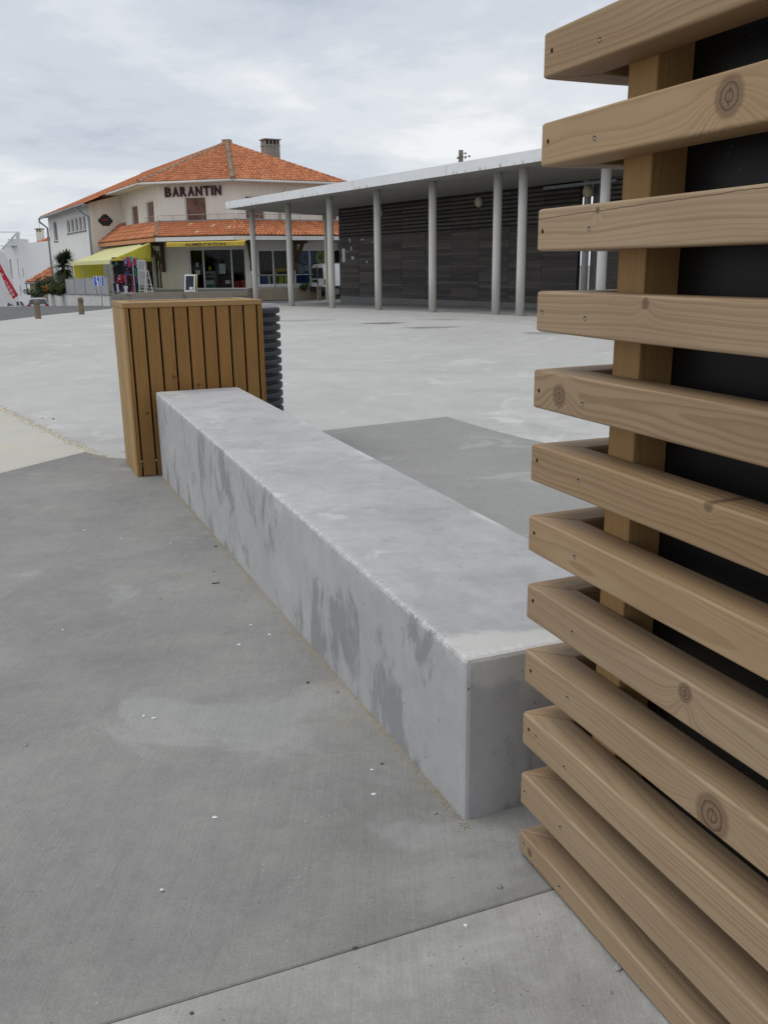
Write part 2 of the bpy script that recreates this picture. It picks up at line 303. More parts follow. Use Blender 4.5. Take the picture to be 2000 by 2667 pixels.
plain('orange_fascia', (.52, .25, .13), .8, .2, var=.15); plain('interior_dark', (.03, .027, .025), .8, .2, var=.5, scale=1.2); plain('interior_wall', (.20, .17, .13), .8, .2, var=.3)
plain('paper', (.62, .64, .66), .8, .2, var=.08); plain('red_plastic', (.42, .035, .02), .45); plain('blue_plastic', (.02, .06, .26), .45); plain('sky_blue', (.04, .17, .45), .4)
plain('yellow_plastic', (.55, .34, .015), .5); plain('lime_plastic', (.42, .55, .06), .5, var=.2, scale=3); plain('pink_cloth', (.50, .05, .14), .8); plain('purple_cloth', (.11, .05, .22), .8)
plain('teal_cloth', (.03, .30, .22), .8); plain('white_cloth', (.68, .66, .68), .8); plain('black_cloth', (.015, .014, .018), .8); plain('green_plastic', (.03, .22, .10), .6); plain('navy_cloth', (.02, .025, .09), .8)
plain('corrugated_grey', (.36, .37, .38), .5, .4, .2, var=.12, scale=1.); plain('sign_blue', (.015, .12, .62), .4, .5, var=.05); plain('sign_white', (.75, .76, .78), .45)
plain('van_white', (.86, .865, .875), .25, .5, var=.03); plain('bumper_grey', (.03, .03, .033), .6); plain('tyre_black', (.012, .012, .012), .8); plain('wheel_grey', (.16, .16, .17), .5, .5, .4)
plain('plate_yellow', (.45, .27, .02), .5); plain('lamp_red', (.35, .012, .01), .25); plain('car_silver', (.40, .41, .43), .25, .5, .4, var=.03); plain('car_dark', (.035, .04, .048), .2, .6); plain('ivory_lamp', (.50, .44, .28), .5, var=.2)
plain('chalkboard', (.03, .032, .05), .8, var=.5, scale=7); plain('flag_red', (.56, .035, .05), .8, var=.2, scale=2); plain('flag_pink', (.66, .35, .36), .8)
plain('cable_dark', (.03, .03, .035), .6); plain('pole_concrete', (.21, .20, .17), .9, var=.25, scale=1.5); plain('pebble_grey', (.32, .31, .30), .8, var=.25, scale=40); plain('glass_bit', (.75, .77, .78), .15, .8); plain('pebble_tan', (.38, .27, .14), .85); plain('pebble_dark', (.10, .095, .085), .85)
plain('sand', (.40, .335, .22), .95, .1, var=.2, scale=60); plain('mosaic_black', (.012, .012, .015), .3, .5); plain('mosaic_red', (.40, .02, .03), .3, .5)
plain('bark', (.10, .075, .05), .9, var=.4, scale=9); plain('steel_white', (.7, .71, .72), .4, .5, .2)
def leaf(name, lo, hi):
    t = NT(name); t.fin(t.mix(t.attr('leaf'), lo, hi), .55, None, .35)
    t.b.inputs['Subsurface Weight'].default_value = 0.
leaf('leaf_dark', (.014, .026, .010), (.055, .085, .025)); leaf('leaf_green', (.02, .04, .010), (.085, .13, .035)); leaf('leaf_palm', (.022, .035, .014), (.09, .115, .05)); leaf('flower_orange', (.4, .12, .01), (.55, .2, .02))
t = NT('window_glass'); t.fin((.035, .045, .05), .06, None, .8)
t = NT('clear_glass'); t.b.inputs['Transmission Weight'].default_value = 1.; t.b.inputs['IOR'].default_value = 1.05; t.fin((.80, .86, .86), .02, None, .5)
def shopglass():
    t = NT('shop_glass'); tr = t.n('ShaderNodeBsdfTransparent'); t.set(tr, 0, (.86, .90, .90)); gl = t.n('ShaderNodeBsdfGlossy'); t.set(gl, 'Roughness', .03)
    fr = t.n('ShaderNodeFresnel'); t.set(fr, 'IOR', 1.22); ms = t.n('ShaderNodeMixShader'); t.L(fr.outputs[0], ms.inputs[0]); t.L(tr.outputs[0], ms.inputs[1]); t.L(gl.outputs[0], ms.inputs[2])
    t.L(ms.outputs[0], t.t.nodes['Material Output'].inputs[0]); MAT['shop_glass'] = t.m
shopglass()
# ------------------------------------------------------------------ mesh building
class MB:
    def __init__(s): s.v = []; s.f = []; s.at = {}
    def add(s, vs, fs, **at):
        o = len(s.v); s.v += [Vector(p) for p in vs]; s.f += [tuple(i+o for i in f) for f in fs]
        for k, val in at.items():
            L = s.at.setdefault(k, [0.]*o); L += [0.]*(o-len(L)); L += list(val) if hasattr(val, '__iter__') else [val]*len(vs)
        return s
    def box(s, lo, hi, M=None, **at):
        x0, y0, z0 = lo; x1, y1, z1 = hi
        vs = [Vector(p) for p in ((x0, y0, z0), (x1, y0, z0), (x1, y1, z0), (x0, y1, z0), (x0, y0, z1), (x1, y0, z1), (x1, y1, z1), (x0, y1, z1))]
        if M is not None: vs = [M @ p for p in vs]
        return s.add(vs, [(0, 3, 2, 1), (4, 5, 6, 7), (0, 1, 5, 4), (1, 2, 6, 5), (2, 3, 7, 6), (3, 0, 4, 7)], **at)
    def prism(s, poly, z0, z1, M=None, **at):
        n = len(poly); vs = [Vector((p[0], p[1], z0)) for p in poly] + [Vector((p[0], p[1], z1)) for p in poly]
        if M is not None: vs = [M @ p for p in vs]
        return s.add(vs, [tuple(range(n-1, -1, -1)), tuple(range(n, 2*n))] + [(i, (i+1) % n, n+(i+1) % n, n+i) for i in range(n)], **at)
    def tube(s, pts, r, seg=8, cap=True, **at):
        pts = [Vector(p) for p in pts]; rs = r if isinstance(r, (list, tuple)) else [r]*len(pts); vs = []; fs = []
        for i, p in enumerate(pts):
            d = (pts[min(i+1, len(pts)-1)] - pts[max(i-1, 0)]).normalized()
            u = d.cross(Vector((0, 0, 1)) if abs(d.z) < .9 else Vector((1, 0, 0))).normalized(); w = d.cross(u)
            vs += [p + (u*math.cos(2*math.pi*k/seg) + w*math.sin(2*math.pi*k/seg))*rs[i] for k in range(seg)]
        for i in range(len(pts)-1):
            for k in range(seg): fs.append((i*seg+k, i*seg+(k+1) % seg, (i+1)*seg+(k+1) % seg, (i+1)*seg+k))
        if cap: fs += [tuple(range(seg-1, -1, -1)), tuple(range((len(pts)-1)*seg, len(pts)*seg))]
        return s.add(vs, fs, **at)
    def lathe(s, prof, seg=24, c=(0, 0, 0)):
        c = Vector(c); vs = []; fs = []
        for r, z in prof: vs += [c + Vector((r*math.cos(2*math.pi*k/seg), r*math.sin(2*math.pi*k/seg), z)) for k in range(seg)]
        for i in range(len(prof)-1):
            for k in range(seg): fs.append((i*seg+k, i*seg+(k+1) % seg, (i+1)*seg+(k+1) % seg, (i+1)*seg+k))
        fs += [tuple(range(seg-1, -1, -1)), tuple(range((len(prof)-1)*seg, len(prof)*seg))]
        return s.add(vs, fs)
    def mesh(s, name, mat, smooth=False, bevel=0., seg=2):
        me = bpy.data.meshes.new(name); me.from_pydata([tuple(p) for p in s.v], [], s.f)
        for k, L in s.at.items():
            L = L + [0.]*(len(s.v)-len(L)); a = me.attributes.new(k, 'FLOAT', 'POINT'); a.data.foreach_set('value', L)
        if mat: me.materials.append(MAT[mat])
        if bevel:
            bm = bmesh.new(); bm.from_mesh(me); bmesh.ops.bevel(bm, geom=bm.edges[:], offset=bevel, segments=seg, affect='EDGES', profile=.5, clamp_overlap=True); bm.to_mesh(me); bm.free()
        if smooth: me.polygons.foreach_set('use_smooth', [True]*len(me.polygons))
        me.update(); return me
WM = {}
def frame(o, x, z=(0, 0, 1)):
    """matrix with local X along x, local Z along z"""
    x = Vector(x).normalized(); z = Vector(z); y = z.cross(x).normalized(); z = x.cross(y)
    return Matrix(((x.x, y.x, z.x, o[0]), (x.y, y.y, z.y, o[1]), (x.z, y.z, z.z, o[2]), (0, 0, 0, 1)))
def obj(name, me, parent=None, M=None):
    o = bpy.data.objects.new(name, me); COL.objects.link(o); M = M or Matrix.Identity(4); WM[o.name] = M
    if parent is not None: o.parent = parent; o.matrix_basis = WM[parent.name].inverted() @ M
    else: o.matrix_basis = M
    return o
def tag(o, label, cat, group=None):
    o['label'] = label; o['category'] = cat
    if group: o['group'] = group
    return o
def thing(name, label, cat, loc, group=None): return tag(obj(name, None, None, Matrix.Translation(Vector(loc))), label, cat, group)
def part(name, mb, mat, parent, M=None, smooth=False, bevel=0., seg=2):
    """mesh given in world coordinates when M is None (stored relative to the parent), else in local ones"""
    if M is None:
        base = WM[parent.name].translation; M = Matrix.Translation(base)
        mb.v = [p-base for p in mb.v]
    return obj(name, mb.mesh(name, mat, smooth, bevel, seg), parent, M)
def single(name, mb, mat, base, label=None, cat=None, group=None, smooth=False, bevel=0., seg=2):
    base = Vector(base); mb.v = [p-base for p in mb.v]
    o = obj(name, mb.mesh(name, mat, smooth, bevel, seg), None, Matrix.Translation(base))
    if label: tag(o, label, cat, group)
    return o
def stuff(o): o['kind'] = 'stuff'; return o
def struct(o): o['kind'] = 'structure'; return o
# ================================================================== GROUND
def axis(lims):
    out = []
    for a, b, st in lims:
        n = max(1, int(round((b-a)/st))); out += [a+(b-a)*i/n for i in range(n)]
    return out + [lims[-1][1]]
def sheet(name, xs, ys, dz, mat):
    mb = MB(); nx = len(xs)
    mb.add([(x, y, G(x, y)+dz) for y in ys for x in xs], [(j*nx+i, j*nx+i+1, (j+1)*nx+i+1, (j+1)*nx+i) for j in range(len(ys)-1) for i in range(nx-1)])
    return struct(obj(name, mb.mesh(name, mat, True)))
ground = sheet('ground', axis([(-900, -60, 120), (-60, -14, 4), (-14, 14, 1), (14, 60, 6), (60, 900, 140)]), axis([(-300, -10, 60), (-10, 15, .75), (15, 55, 2), (55, 110, 3), (110, 1200, 150)]), -.07, 'earth')
def slab(name, poly, mat, dz=0., gap=.0025, step=.8, parent=None, thick=.06):
    """paving slab: polygon cut into a fine net that follows the ground, with rounded arrises and a skirt"""
    pts = [Vector((p[0], p[1], 0)) for p in poly]
    if sum(pts[i].x*pts[(i+1) % len(pts)].y - pts[(i+1) % len(pts)].x*pts[i].y for i in range(len(pts))) < 0: pts.reverse()
    def inset(P, g):
        out = []
        for i in range(len(P)):
            a, b, c = P[i-1], P[i], P[(i+1) % len(P)]; d1 = (b-a).normalized(); d2 = (c-b).normalized()
            n1 = Vector((-d1.y, d1.x, 0)); n2 = Vector((-d2.y, d2.x, 0)); m = (n1+n2); m = m/max(.3, m.dot(n1)) if m.length > 1e-6 else n1
            out.append(b + m*g)
        return out
    outer = inset(pts, gap/2); inner = inset(outer, .004)
    bm = bmesh.new()
    f0 = bm.faces.new([bm.verts.new(p) for p in inner])
    xs = [p.x for p in inner]; ys = [p.y for p in inner]
    for ax, lo, hi in ((Vector((1, 0, 0)), min(xs), max(xs)), (Vector((0, 1, 0)), min(ys), max(ys))):
        n = max(1, int((hi-lo)/step))
        for i in range(1, n):
            bmesh.ops.bisect_plane(bm, geom=bm.verts[:]+bm.edges[:]+bm.faces[:], plane_co=ax*(lo+(hi-lo)*i/n), plane_no=ax)
    be = [e for e in bm.edges if e.is_boundary]
    r = bmesh.ops.extrude_edge_only(bm, edges=be); nv = [v for v in r['geom'] if isinstance(v, bmesh.types.BMVert)]
    # outward direction for the new ring: away from the nearest polygon edge
    def out_dir(p):
        best = None
        for i in range(len(inner)):
            a, b = inner[i], inner[(i+1) % len(inner)]; d = (b-a); L = d.length; d = d/L; t_ = min(L, max(0, (p-a).dot(d))); q = a+d*t_
            k = (p-q).length
            if best is None or k < best[0]-1e-7: best = (k, Vector((d.y, -d.x, 0)))
        return best[1]
    low = set(nv)
    for v in nv: v.co += out_dir(v.co)*.004
    be2 = [e for e in bm.edges if e.is_boundary and e.verts[0] in low and e.verts[1] in low]
    r = bmesh.ops.extrude_edge_only(bm, edges=be2); nv2 = set(v for v in r['geom'] if isinstance(v, bmesh.types.BMVert))
    base = sum(pts, Vector())/len(pts); base.z = G(base.x, base.y)
    for v in bm.verts:
        z = G(v.co.x, v.co.y)+dz
        if v in nv2: z -= thick
        elif v in low: z -= .0035
        v.co = Vector((v.co.x, v.co.y, z)) - base
    bmesh.ops.recalc_face_normals(bm, faces=bm.faces[:])
    me = bpy.data.meshes.new(name); bm.to_mesh(me); bm.free(); me.materials.append(MAT[mat])
    o = obj(name, me, parent, Matrix.Translation(base)); return o
def xy(p): return (p.x, p.y)
def q(x, y): return xy(ong(x, y))
def b2(s_, t_): p = bst(s_, t_); return (p.x, p.y)
S1 = -.365
cA, cB_, cC = q(0, 1222), q(222, 1177), q(283, 1192)
plaza = obj('plaza_paving', None, None, Matrix.Translation(Vector((0, 0, 0)))); struct(plaza)
J = []
def sl_(mat, *poly): slab('paving_slab', poly, mat, parent=plaza)
sl_('concrete_front', b2(-4.2, -1.30), b2(-4.2, 3.2), b2(S1, 3.2), b2(S1, -1.30))
sl_('concrete_grey', b2(-4.2, -5.5), b2(-4.2, -1.30), b2(S1, -1.30), b2(6.95, -1.56), b2(6.6, -5.5))
PL = b2(7.20, -.12)
sl_('concrete_near', b2(S1, -1.30), b2(S1, .35), b2(7.25, .35), PL, cC, cB_, b2(6.95, -1.56))
cBL = q(0, 1058); up = Vector((cBL[0]-cC[0], cBL[1]-cC[1], 0)).normalized()
farL = (cC[0]+up.x*17, cC[1]+up.y*17)
sl_('concrete_sand', b2(6.6, -5.5), b2(6.95, -1.56), cB_, cC, (cC[0]+up.x*9, cC[1]+up.y*9), (-12.5, 13.5))
R1, R2, R3, R4 = q(850, 1120), q(1163, 1085), q(1400, 1052), q(1430, 1155)
rd = Vector((R2[0]-R1[0], R2[1]-R1[1], 0)).normalized(); R0 = (R2[0]-rd.x*4.05, R2[1]-rd.y*4.05)
vd = Vector((R4[0]-R2[0], R4[1]-R2[1], 0)).normalized(); R5 = (R2[0]+vd.x*12, R2[1]+vd.y*12)
sl_('concrete_dark', b2(S1, .35), b2(S1, 3.2), R5, R2, R0, b2(7.25, .35))
R6 = (R2[0]+rd.x*9, R2[1]+rd.y*9)
sl_('concrete_pale', R2, R5, (R5[0]+9, R5[1]+3), R6)
F1, F2 = q(745, 890), q(1400, 960)
fd = Vector((F2[0]-F1[0], F2[1]-F1[1], 0)).normalized(); F0 = (F1[0]-fd.x*3.2, F1[1]-fd.y*3.2); F3 = (F2[0]+fd.x*6.5, F2[1]+fd.y*6.5)
U9 = (cC[0]+up.x*9, cC[1]+up.y*9)
sl_('concrete_light', cC, PL, b2(7.25, .35), R0, R2, R6, F3, F2, F1, F0, U9)
# plaza beyond: two broad pours up to the asphalt, laid as sheets that follow the fall of the ground
edge = [q(-240, 868), q(0, 836), q(150, 818), q(300, 803), q(470, 794), q(640, 787.5)]
E_ = [(-5.0, 44.6), (-2.6, 47.5), (8, 50.5), (24, 44), (24, 12)]
sl_('concrete_light', (-12.5, 13.5), U9, F0, edge[3], edge[2], edge[1], edge[0])
sl_('concrete_light', F0, F1, F2, F3, (24, 12), (24, 44), (8, 50.5), (-2.6, 47.5), (-5.0, 44.6), edge[5], edge[4], edge[3])
road = slab('road', [edge[0], edge[1], edge[2], edge[3], edge[4], edge[5], (-5.0, 44.6), (-2.6, 47.5), (8, 50.5), (40, 40), (60, 62), (-4, 66), (-16, 54), (-24.5, 68.5), (-33, 96), (-60, 120), (-70, 40), (-40, 20)], 'asphalt', dz=-.035, gap=0, step=2.0); struct(road)
# white kerb line along the near edge of the asphalt, sunk flush
# ================================================================== BENCH
def bench():
    L, W, T = 6.19, .758, .514; prof = []
    R = .014
    # cross-section (t,z) walked from left foot over the top to right foot; k marks the arris
    base = [(0, -.62, 0), (0, -.3, 0), (0, 0, 0), (0, .16, 0), (0, .32, 0), (0, .43, .25), (0, T-.05, .6), (0, T-R, 1), (R*.3, T-R*.3, 1), (R, T, 1), (.05, T, .7), (.13, T, .45), (.25, T, .2), (.4, T, 0), (.55, T, 0), (.68, T, 0), (W-.05, T, .3), (W-R, T, .5), (W-R*.3, T-R*.3, .5), (W, T-R, .5), (W, T-.06, 0), (W, .3, 0), (W, 0, 0), (W, -.62, 0)]
    st = [0, .004, .014] + [.03+i*(L-.03)/210 for i in range(211)]
    mb = MB(); vs = []; chip = []; ez = []; n = len(base)
    for i, s_ in enumerate(st):
        e0 = [.014, .004, 0][i] if i < 3 else 0
        for j, (t_, z_, k) in enumerate(base):
            tt = t_; zz = z_
            if e0: tt = e0 + (W-2*e0)*t_/W; zz = min(z_, T-e0)
            if 7 <= j <= 9:
                a = noise.noise(Vector((s_*3.1, 0, 4.2)))*.006 + noise.noise(Vector((s_*17, 2, 1)))*.003 + noise.noise(Vector((s_*60, 5, 1)))*.0012
                a -= .007*max(0, noise.noise(Vector((s_*6.3, 9, 3)))-.1)*3
                tt += -a*.6 if j < 9 else -a; zz += a*.75 if j > 6 else 0
            p = bst(s_, tt); vs.append((p.x, p.y, zz)); c_ = 0
            if 7 <= j <= 9: c_ = .8 if j == 8 else .3
            if i < 4 and 6 < j < 20: c_ = max(c_, .6)
            chip.append(c_); ez.append(1 if (k > .3 or (i < 14 and z_ > .4)) else k)
    fs = [(i*n+j, i*n+j+1, (i+1)*n+j+1, (i+1)*n+j) for i in range(len(st)-1) for j in range(n-1)]
    fs = [tuple(reversed(f)) for f in fs]
    fs += [tuple(range(n)), tuple(range(len(st)*n-1, (len(st)-1)*n-1, -1))]
    mb.add(vs, fs, chip=chip, edge_zone=ez)
    o = single('concrete_bench', mb, 'bench_concrete', bst(0, 0), 'long block-shaped grey concrete bench with stained sides and chipped upper edge', 'bench', smooth=False)
    return o
bench()
# ================================================================== SLATTED CORNER
YAW = .3735; DF = Vector((math.sin(YAW), -math.cos(YAW), 0)); DRR = Vector((math.cos(YAW), math.sin(YAW), 0)); PC = Vector((.3588, 2.1264, 0))
TH, SH, PER, ZT = .0925, .0913, .18, H+.4812
scr = thing('slatted_screen', 'tall corner screen of squared pale pine slats over black sheeting beside the concrete bench', 'timber cladding', (PC.x, PC.y, G(PC.x, PC.y)))
KN = {1: (.585, .006, .026), 4: (.115, -.004, .021), 7: (.60, .02, .016), 8: (.70, -.01, .034), 11: (.06, .0, .010), 9: (.07, .01, .0035), 2: (.235, .03, .006), 10: (.95, 0, .014), 3: (.40, .03, .009), 5: (.62, .04, .009), 6: (.9, 0, .012), 0: (.9, .01, .015)}
LF, LR = 2.7, 1.6
def slat_mesh(L, h, sgn, bow, seed):
    # local X along the slat from the mitred corner, Y into the wall, Z up; origin mid-height on the outer face
    bm = bmesh.new(); N = 10; rings = []
    for i in range(N+1):
        f_ = i/N; ring = []
        for (y, z) in ((0, -h/2), (TH, -h/2), (TH, h/2), (0, h/2)):
            x0 = y*1.0 + .0012; x = x0 + (L-x0)*f_
            ring.append(bm.verts.new((x, sgn*y, z + bow*math.sin(f_*3.3+seed)*(1 if i else 0) + bow*.3*math.sin(seed*3+f_*9))))
        rings.append(ring)
    for i in range(N):
        for k in range(4): bm.faces.new((rings[i][k], rings[i][(k+1) % 4], rings[i+1][(k+1) % 4], rings[i+1][k]))
    bm.faces.new(rings[0][::-1]); bm.faces.new(rings[-1])
    bmesh.ops.recalc_face_normals(bm, faces=bm.faces[:])
    ed = [e for e in bm.edges if (e.verts[0].co.x-e.verts[1].co.x)**2 < 1e-9 and e.verts[0].co.x < TH+.01 or abs(e.verts[0].co.x-e.verts[1].co.x) > 1e-4]
    ed = [e for e in ed if len(e.link_faces) == 2 and e.link_faces[0].normal.dot(e.link_faces[1].normal) < .9]
    bmesh.ops.bevel(bm, geom=ed, offset=.0055, segments=3, affect='EDGES', profile=.5, clamp_overlap=True)
    me = bpy.data.meshes.new('slat'); bm.to_mesh(me); bm.free(); me.materials.append(MAT['pine'])
    return me
def disc(r, h, seg=10):
    mb = MB(); mb.lathe([(r*.98, 0), (r, h*.5), (r*.8, h)], seg); return mb
scm = disc(.0032, .0012).mesh('screw', 'screw_dull'); hom = disc(.0050, .0006).mesh('hole', 'hole_dark')
for i in range(-2, 12):
    zc = ZT - PER*i - SH/2; h = SH
    if i == 11: h = .062; zc = ZT-PER*i-h/2
    js = [0, .0015, -.003, .004, .001, 0, -.001, .001, .001, 0, 0, 0, 0, 0][i % 14]
    M = frame((PC.x, PC.y, zc), DF); M = M @ Matrix.Translation((js, 0, 0))
    # local Y of frame(DF) = Z x DF
    ysg = 1 if (M.to_3x3() @ Vector((0, 1, 0))).dot(DRR) > 0 else -1
    o = obj('slat', slat_mesh(LF, h, ysg, .0016, i*1.7), scr, M)
    kx, kz, kr = KN.get(i, (5, 0, .01)); o['knot_x'] = float(kx); o['knot_z'] = float(kz); o['knot_r'] = float(kr); o['check_z'] = .024 if i == 2 else 9.
    for xx, zz in ((.030 if i != 4 else .022, .004), (.205, -.004)):
        xx += random.uniform(-.006, .006); zz += random.uniform(-.008, .008)
        hole = random.random() < .6
        Ms = M @ Matrix.Translation((xx, -ysg*.0002, zz)) @ Matrix.Rotation(rad(90*ysg), 4, 'X')
        obj('screw_hole', hom, o, Ms)
        if not hole or (xx > .1 and random.random() < .6): obj('screw', scm, o, Ms @ Matrix.Translation((.0015, -.0012, .0004)))
    M2 = frame((PC.x, PC.y, zc), DRR) @ Matrix.Translation((js, 0, 0)); ys2 = 1 if (M2.to_3x3() @ Vector((0, 1, 0))).dot(DF) > 0 else -1
    o2 = obj('slat', slat_mesh(LR, h, ys2, .0016, i*2.3+5), scr, M2)
    o2['knot_x'] = random.uniform(.2, .9); o2['knot_z'] = 0.; o2['knot_r'] = random.choice([.006, .012, .004]); o2['check_z'] = 9.
ztop = ZT+PER*2+.05
def post(a, r, w, d):
    mb = MB(); z0 = G(PC.x, PC.y)-.02; mb.box((-w/2, -d/2, 0), (w/2, d/2, ztop-z0))
    c_ = PC + DF*(a+w/2) + DRR*(r+d/2); part('post', mb, 'pine_post', scr, frame((c_.x, c_.y, z0), DF), bevel=.002, seg=1)
post(.182, .0925, .0935, .088); post(1.45, .0925, .0935, .088); post(.0925, 1.35, .088, .0935)
for A_, D_, L_, nrm in ((PC+DF*.182+DRR*.1815, DF, 2.5, DRR), (PC+DF*.1815+DRR*.182, DRR, 1.4, DF)):
    mb = MB(); M = frame((A_.x, A_.y, G(PC.x, PC.y)-.05), D_); sg = 1 if (M.to_3x3() @ Vector((0, 1, 0))).dot(nrm) > 0 else -1
    off = .0 if D_ == DF else .0185
    mb.box((off, min(0, sg*.018), 0), (L_, max(0, sg*.018), ztop-.02)); part('black_panel', mb, 'black_sheet', scr, M)
# ================================================================== BIN SCREEN
q0 = Vector((-2.271, 8.025, -.27)); FA = rad(23.0); FX = Vector((math.cos(FA), math.sin(FA), 0)); FY = Vector((-FX.y, FX.x, 0))
ZB, ZTOP = -.275, 1.301; BW = 1.262; BD = .78
bs = thing('bin_screen', 'waist-high box of upright brown timber boards at the far end of the concrete bench', 'bin enclosure', q0)
Mb = frame(q0, FX); Mb.translation.z = 0
def L2(x, y, z=0): return Mb @ Vector((x, y, z))
NB = 9; edgew = .045; g = .0165; x = edgew + g; bw = (BW-2*edgew-g*(NB+1))/NB
def board(name, x0, y0, w, d, z0, z1, mat, bev=.003):
    mb = MB(); mb.box((-w/2, -d/2, 0), (w/2, d/2, z1-z0)); M = frame(L2(x0+w/2, y0+d/2, z0), FX)
    o = part(name, mb, mat, bs, M, bevel=bev); o['knot_x'] = 9.; o['knot_z'] = 9.; o['knot_r'] = .005; o['check_z'] = 9.; return o
bkn = {0: (.58, -.02, .012), 1: (.55, .02, .014), 4: (.82, .01, .012), 2: (.9, -.03, .015), 6: (.45, .02, .004)}
sm_ = disc(.0042, .0012).mesh('screw', 'screw_dull')
for k in range(NB):
    o = board('board', x, .004+random.uniform(0, .002), bw, .022, ZB+random.uniform(0, .012), ZTOP-.047, 'screen_board')
    kx, kz, kr = bkn.get(k, (9, 0, .005)); o['knot_x'] = -kx if False else float(kx); o['knot_z'] = float(kz); o['knot_r'] = float(kr); o['check_z'] = 9.
    for dx in (.028, bw-.028): obj('screw', sm_, o, frame(L2(x+dx, .0035, ZTOP-.105), FX) @ Matrix.Rotation(rad(90), 4, 'X'))
    x += bw+g
# side boards: front arris board then a close row along each flank
for side in (0, 1):
    yy = 0.
    for k in range(7):
        wv = (BD-.02*6)/7
        o = board('board', 0 if side == 0 else BW-.022, yy, .022, wv, ZB, ZTOP-.047, 'screen_side_lit' if side == 0 else 'screen_board', .008); yy += wv+.02
for xx in (.0225, BW-.045): 
    o = board('corner_post', xx, .001, .0225, .045, ZB, ZTOP-.047, 'screen_board')
for k in range(NB+1): board('board', .03+k*(BW-.06)/(NB+1), BD-.022, (BW-.06)/(NB+1)-.0015, .022, ZB, ZTOP-.047, 'screen_board')
def rimb(x0, y0, x1, y1):
    mb = MB(); mb.box((0, -(y1-y0)/2, 0), (x1-x0, (y1-y0)/2, .045)); part('rim', mb, 'rim_board', bs, frame(L2(x0, (y0+y1)/2, ZTOP-.045), FX), bevel=.004)
rimb(-.002, -.002, BW+.002, .115); rimb(-.002, BD-.113, BW+.002, BD+.002)
for x0 in (-.002, BW-.113):
    mb = MB(); mb.box((0, -.0575, 0), (BD-.232, .0575, .045)); part('rim', mb, 'rim_board', bs, frame(L2(x0+.0575, .116, ZTOP-.045), FY), bevel=.004)
mb = MB(); mb.box((.116, .118, ZTOP-.03), (BW-.116, BD-.116, ZTOP-.008), Mb); part('top_panel', mb, 'rim_board', bs)
for zz in (ZB, ZB+.3, ZTOP-.22):
    mb = MB(); mb.box((.046, .027, zz), (BW-.046, .05, zz+.09), Mb); part('rail', mb, 'interior_dark', bs)  # lowest rail added to fill the bright slivers between the boards
# the bin it hides, glimpsed through the gaps
wb = thing('wheeled_bin', 'dark wheeled bin hidden inside the timber bin screen, seen through its gaps', 'bin', L2(.6, .4, -.25))
def taper(cx, cy, z0, z1, w0, d0, w1, d1, M):
    vs = [M @ Vector((cx+a*w, cy+b*d, z)) for z, w, d in ((z0, w0/2, d0/2), (z1, w1/2, d1/2)) for a, b in ((-1, -1), (1, -1), (1, 1), (-1, 1))]
    return MB().add(vs, [(3, 2, 1, 0), (4, 5, 6, 7), (0, 1, 5, 4), (1, 2, 6, 5), (2, 3, 7, 6), (3, 0, 4, 7)])
part('body', taper(.6, .42, -.12, .95, .8, .5, .98, .6, Mb), 'bumper_grey', wb, bevel=.02); mb = MB(); mb.box((.1, .11, .96), (1.1, .73, 1.0), Mb); part('lid', mb, 'bumper_grey', wb, bevel=.012)
mb = MB(); mb.box((.25, .105, .15), (.55, .118, .62), Mb); part('sticker', mb, 'red_plastic', wb)
for xx in (.3, .9): mb = MB(); p = L2(xx, .42, -.19); mb.tube([p-FX*.03, p+FX*.03], .085, 14); part('wheel', mb, 'tyre_black', wb)
# ================================================================== CORRUGATED DRUM
dc = Vector((-1.47, 9.51, 0)); dc.z = G(dc.x, dc.y)
prof = []; R0_, R1_ = .37, .408; pit = .0865; zt = 1.185-dc.z
nr = int(zt/pit); z = zt
for k in range(nr+1):
    for a, r_ in ((0, .985), (.07, .999), (.2, 1.0), (.4, 1.0), (.53, .999), (.61, .988), (.66, .955), (.70, .93), (.94, .93), (.965, .955)):
        zz = z - a*pit
        if zz > 0: prof.append((R1_*r_ if r_ > .94 else R0_, zz))
    z -= pit
prof.append((R0_, -.02)); prof.reverse(); prof.append((R1_*.95, zt+.004))
mb = MB(); mb.lathe(prof, 56, dc); dr = thing('corrugated_drum', 'black ribbed plastic pipe drum standing behind the timber bin screen', 'drum', dc)
part('ribbed_shell', mb, 'black_plastic', dr, smooth=True)
mb = MB(); mb.lathe([(R1_*.93, zt+.002), (R1_*.93, zt+.009), (R1_*.9, zt+.012)], 56, dc); part('lid', mb, 'drum_lid', dr)
# ================================================================== PAVILION
ZS = 4.25
wl = Vector((-1.88, 44.41, 0)); WDR = Vector((math.cos(rad(-56.6)), math.sin(rad(-56.6)), 0)); WNR = Vector((WDR.y, -WDR.x, 0))   # WNR points to the plaza
if WNR.dot(-wl) < 0: WNR = -WNR
tipb = onz(590, 544, ZS); fre = onz(1405, 419, ZS); FD = (fre-tipb).normalized(); bkl = onz(886, 564, ZS); BD2 = (bkl-tipb).normalized()
FL = 34.
A0 = tipb; A1 = tipb + FD*FL; A2 = A1 - WNR*14; A3 = tipb + BD2*9.3
pav = thing('pavilion', 'open-sided pavilion with flat white-edged roof, round columns and dark boarded wall', 'pavilion', gv(0, 40))
mb = MB(); mb.prism([xy(A0+Vector((.05, .03, 0))), xy(A1), xy(A2), xy(A3)], ZS, ZS+.26); part('roof_slab', mb, 'soffit_paint', pav)
FHT = .315
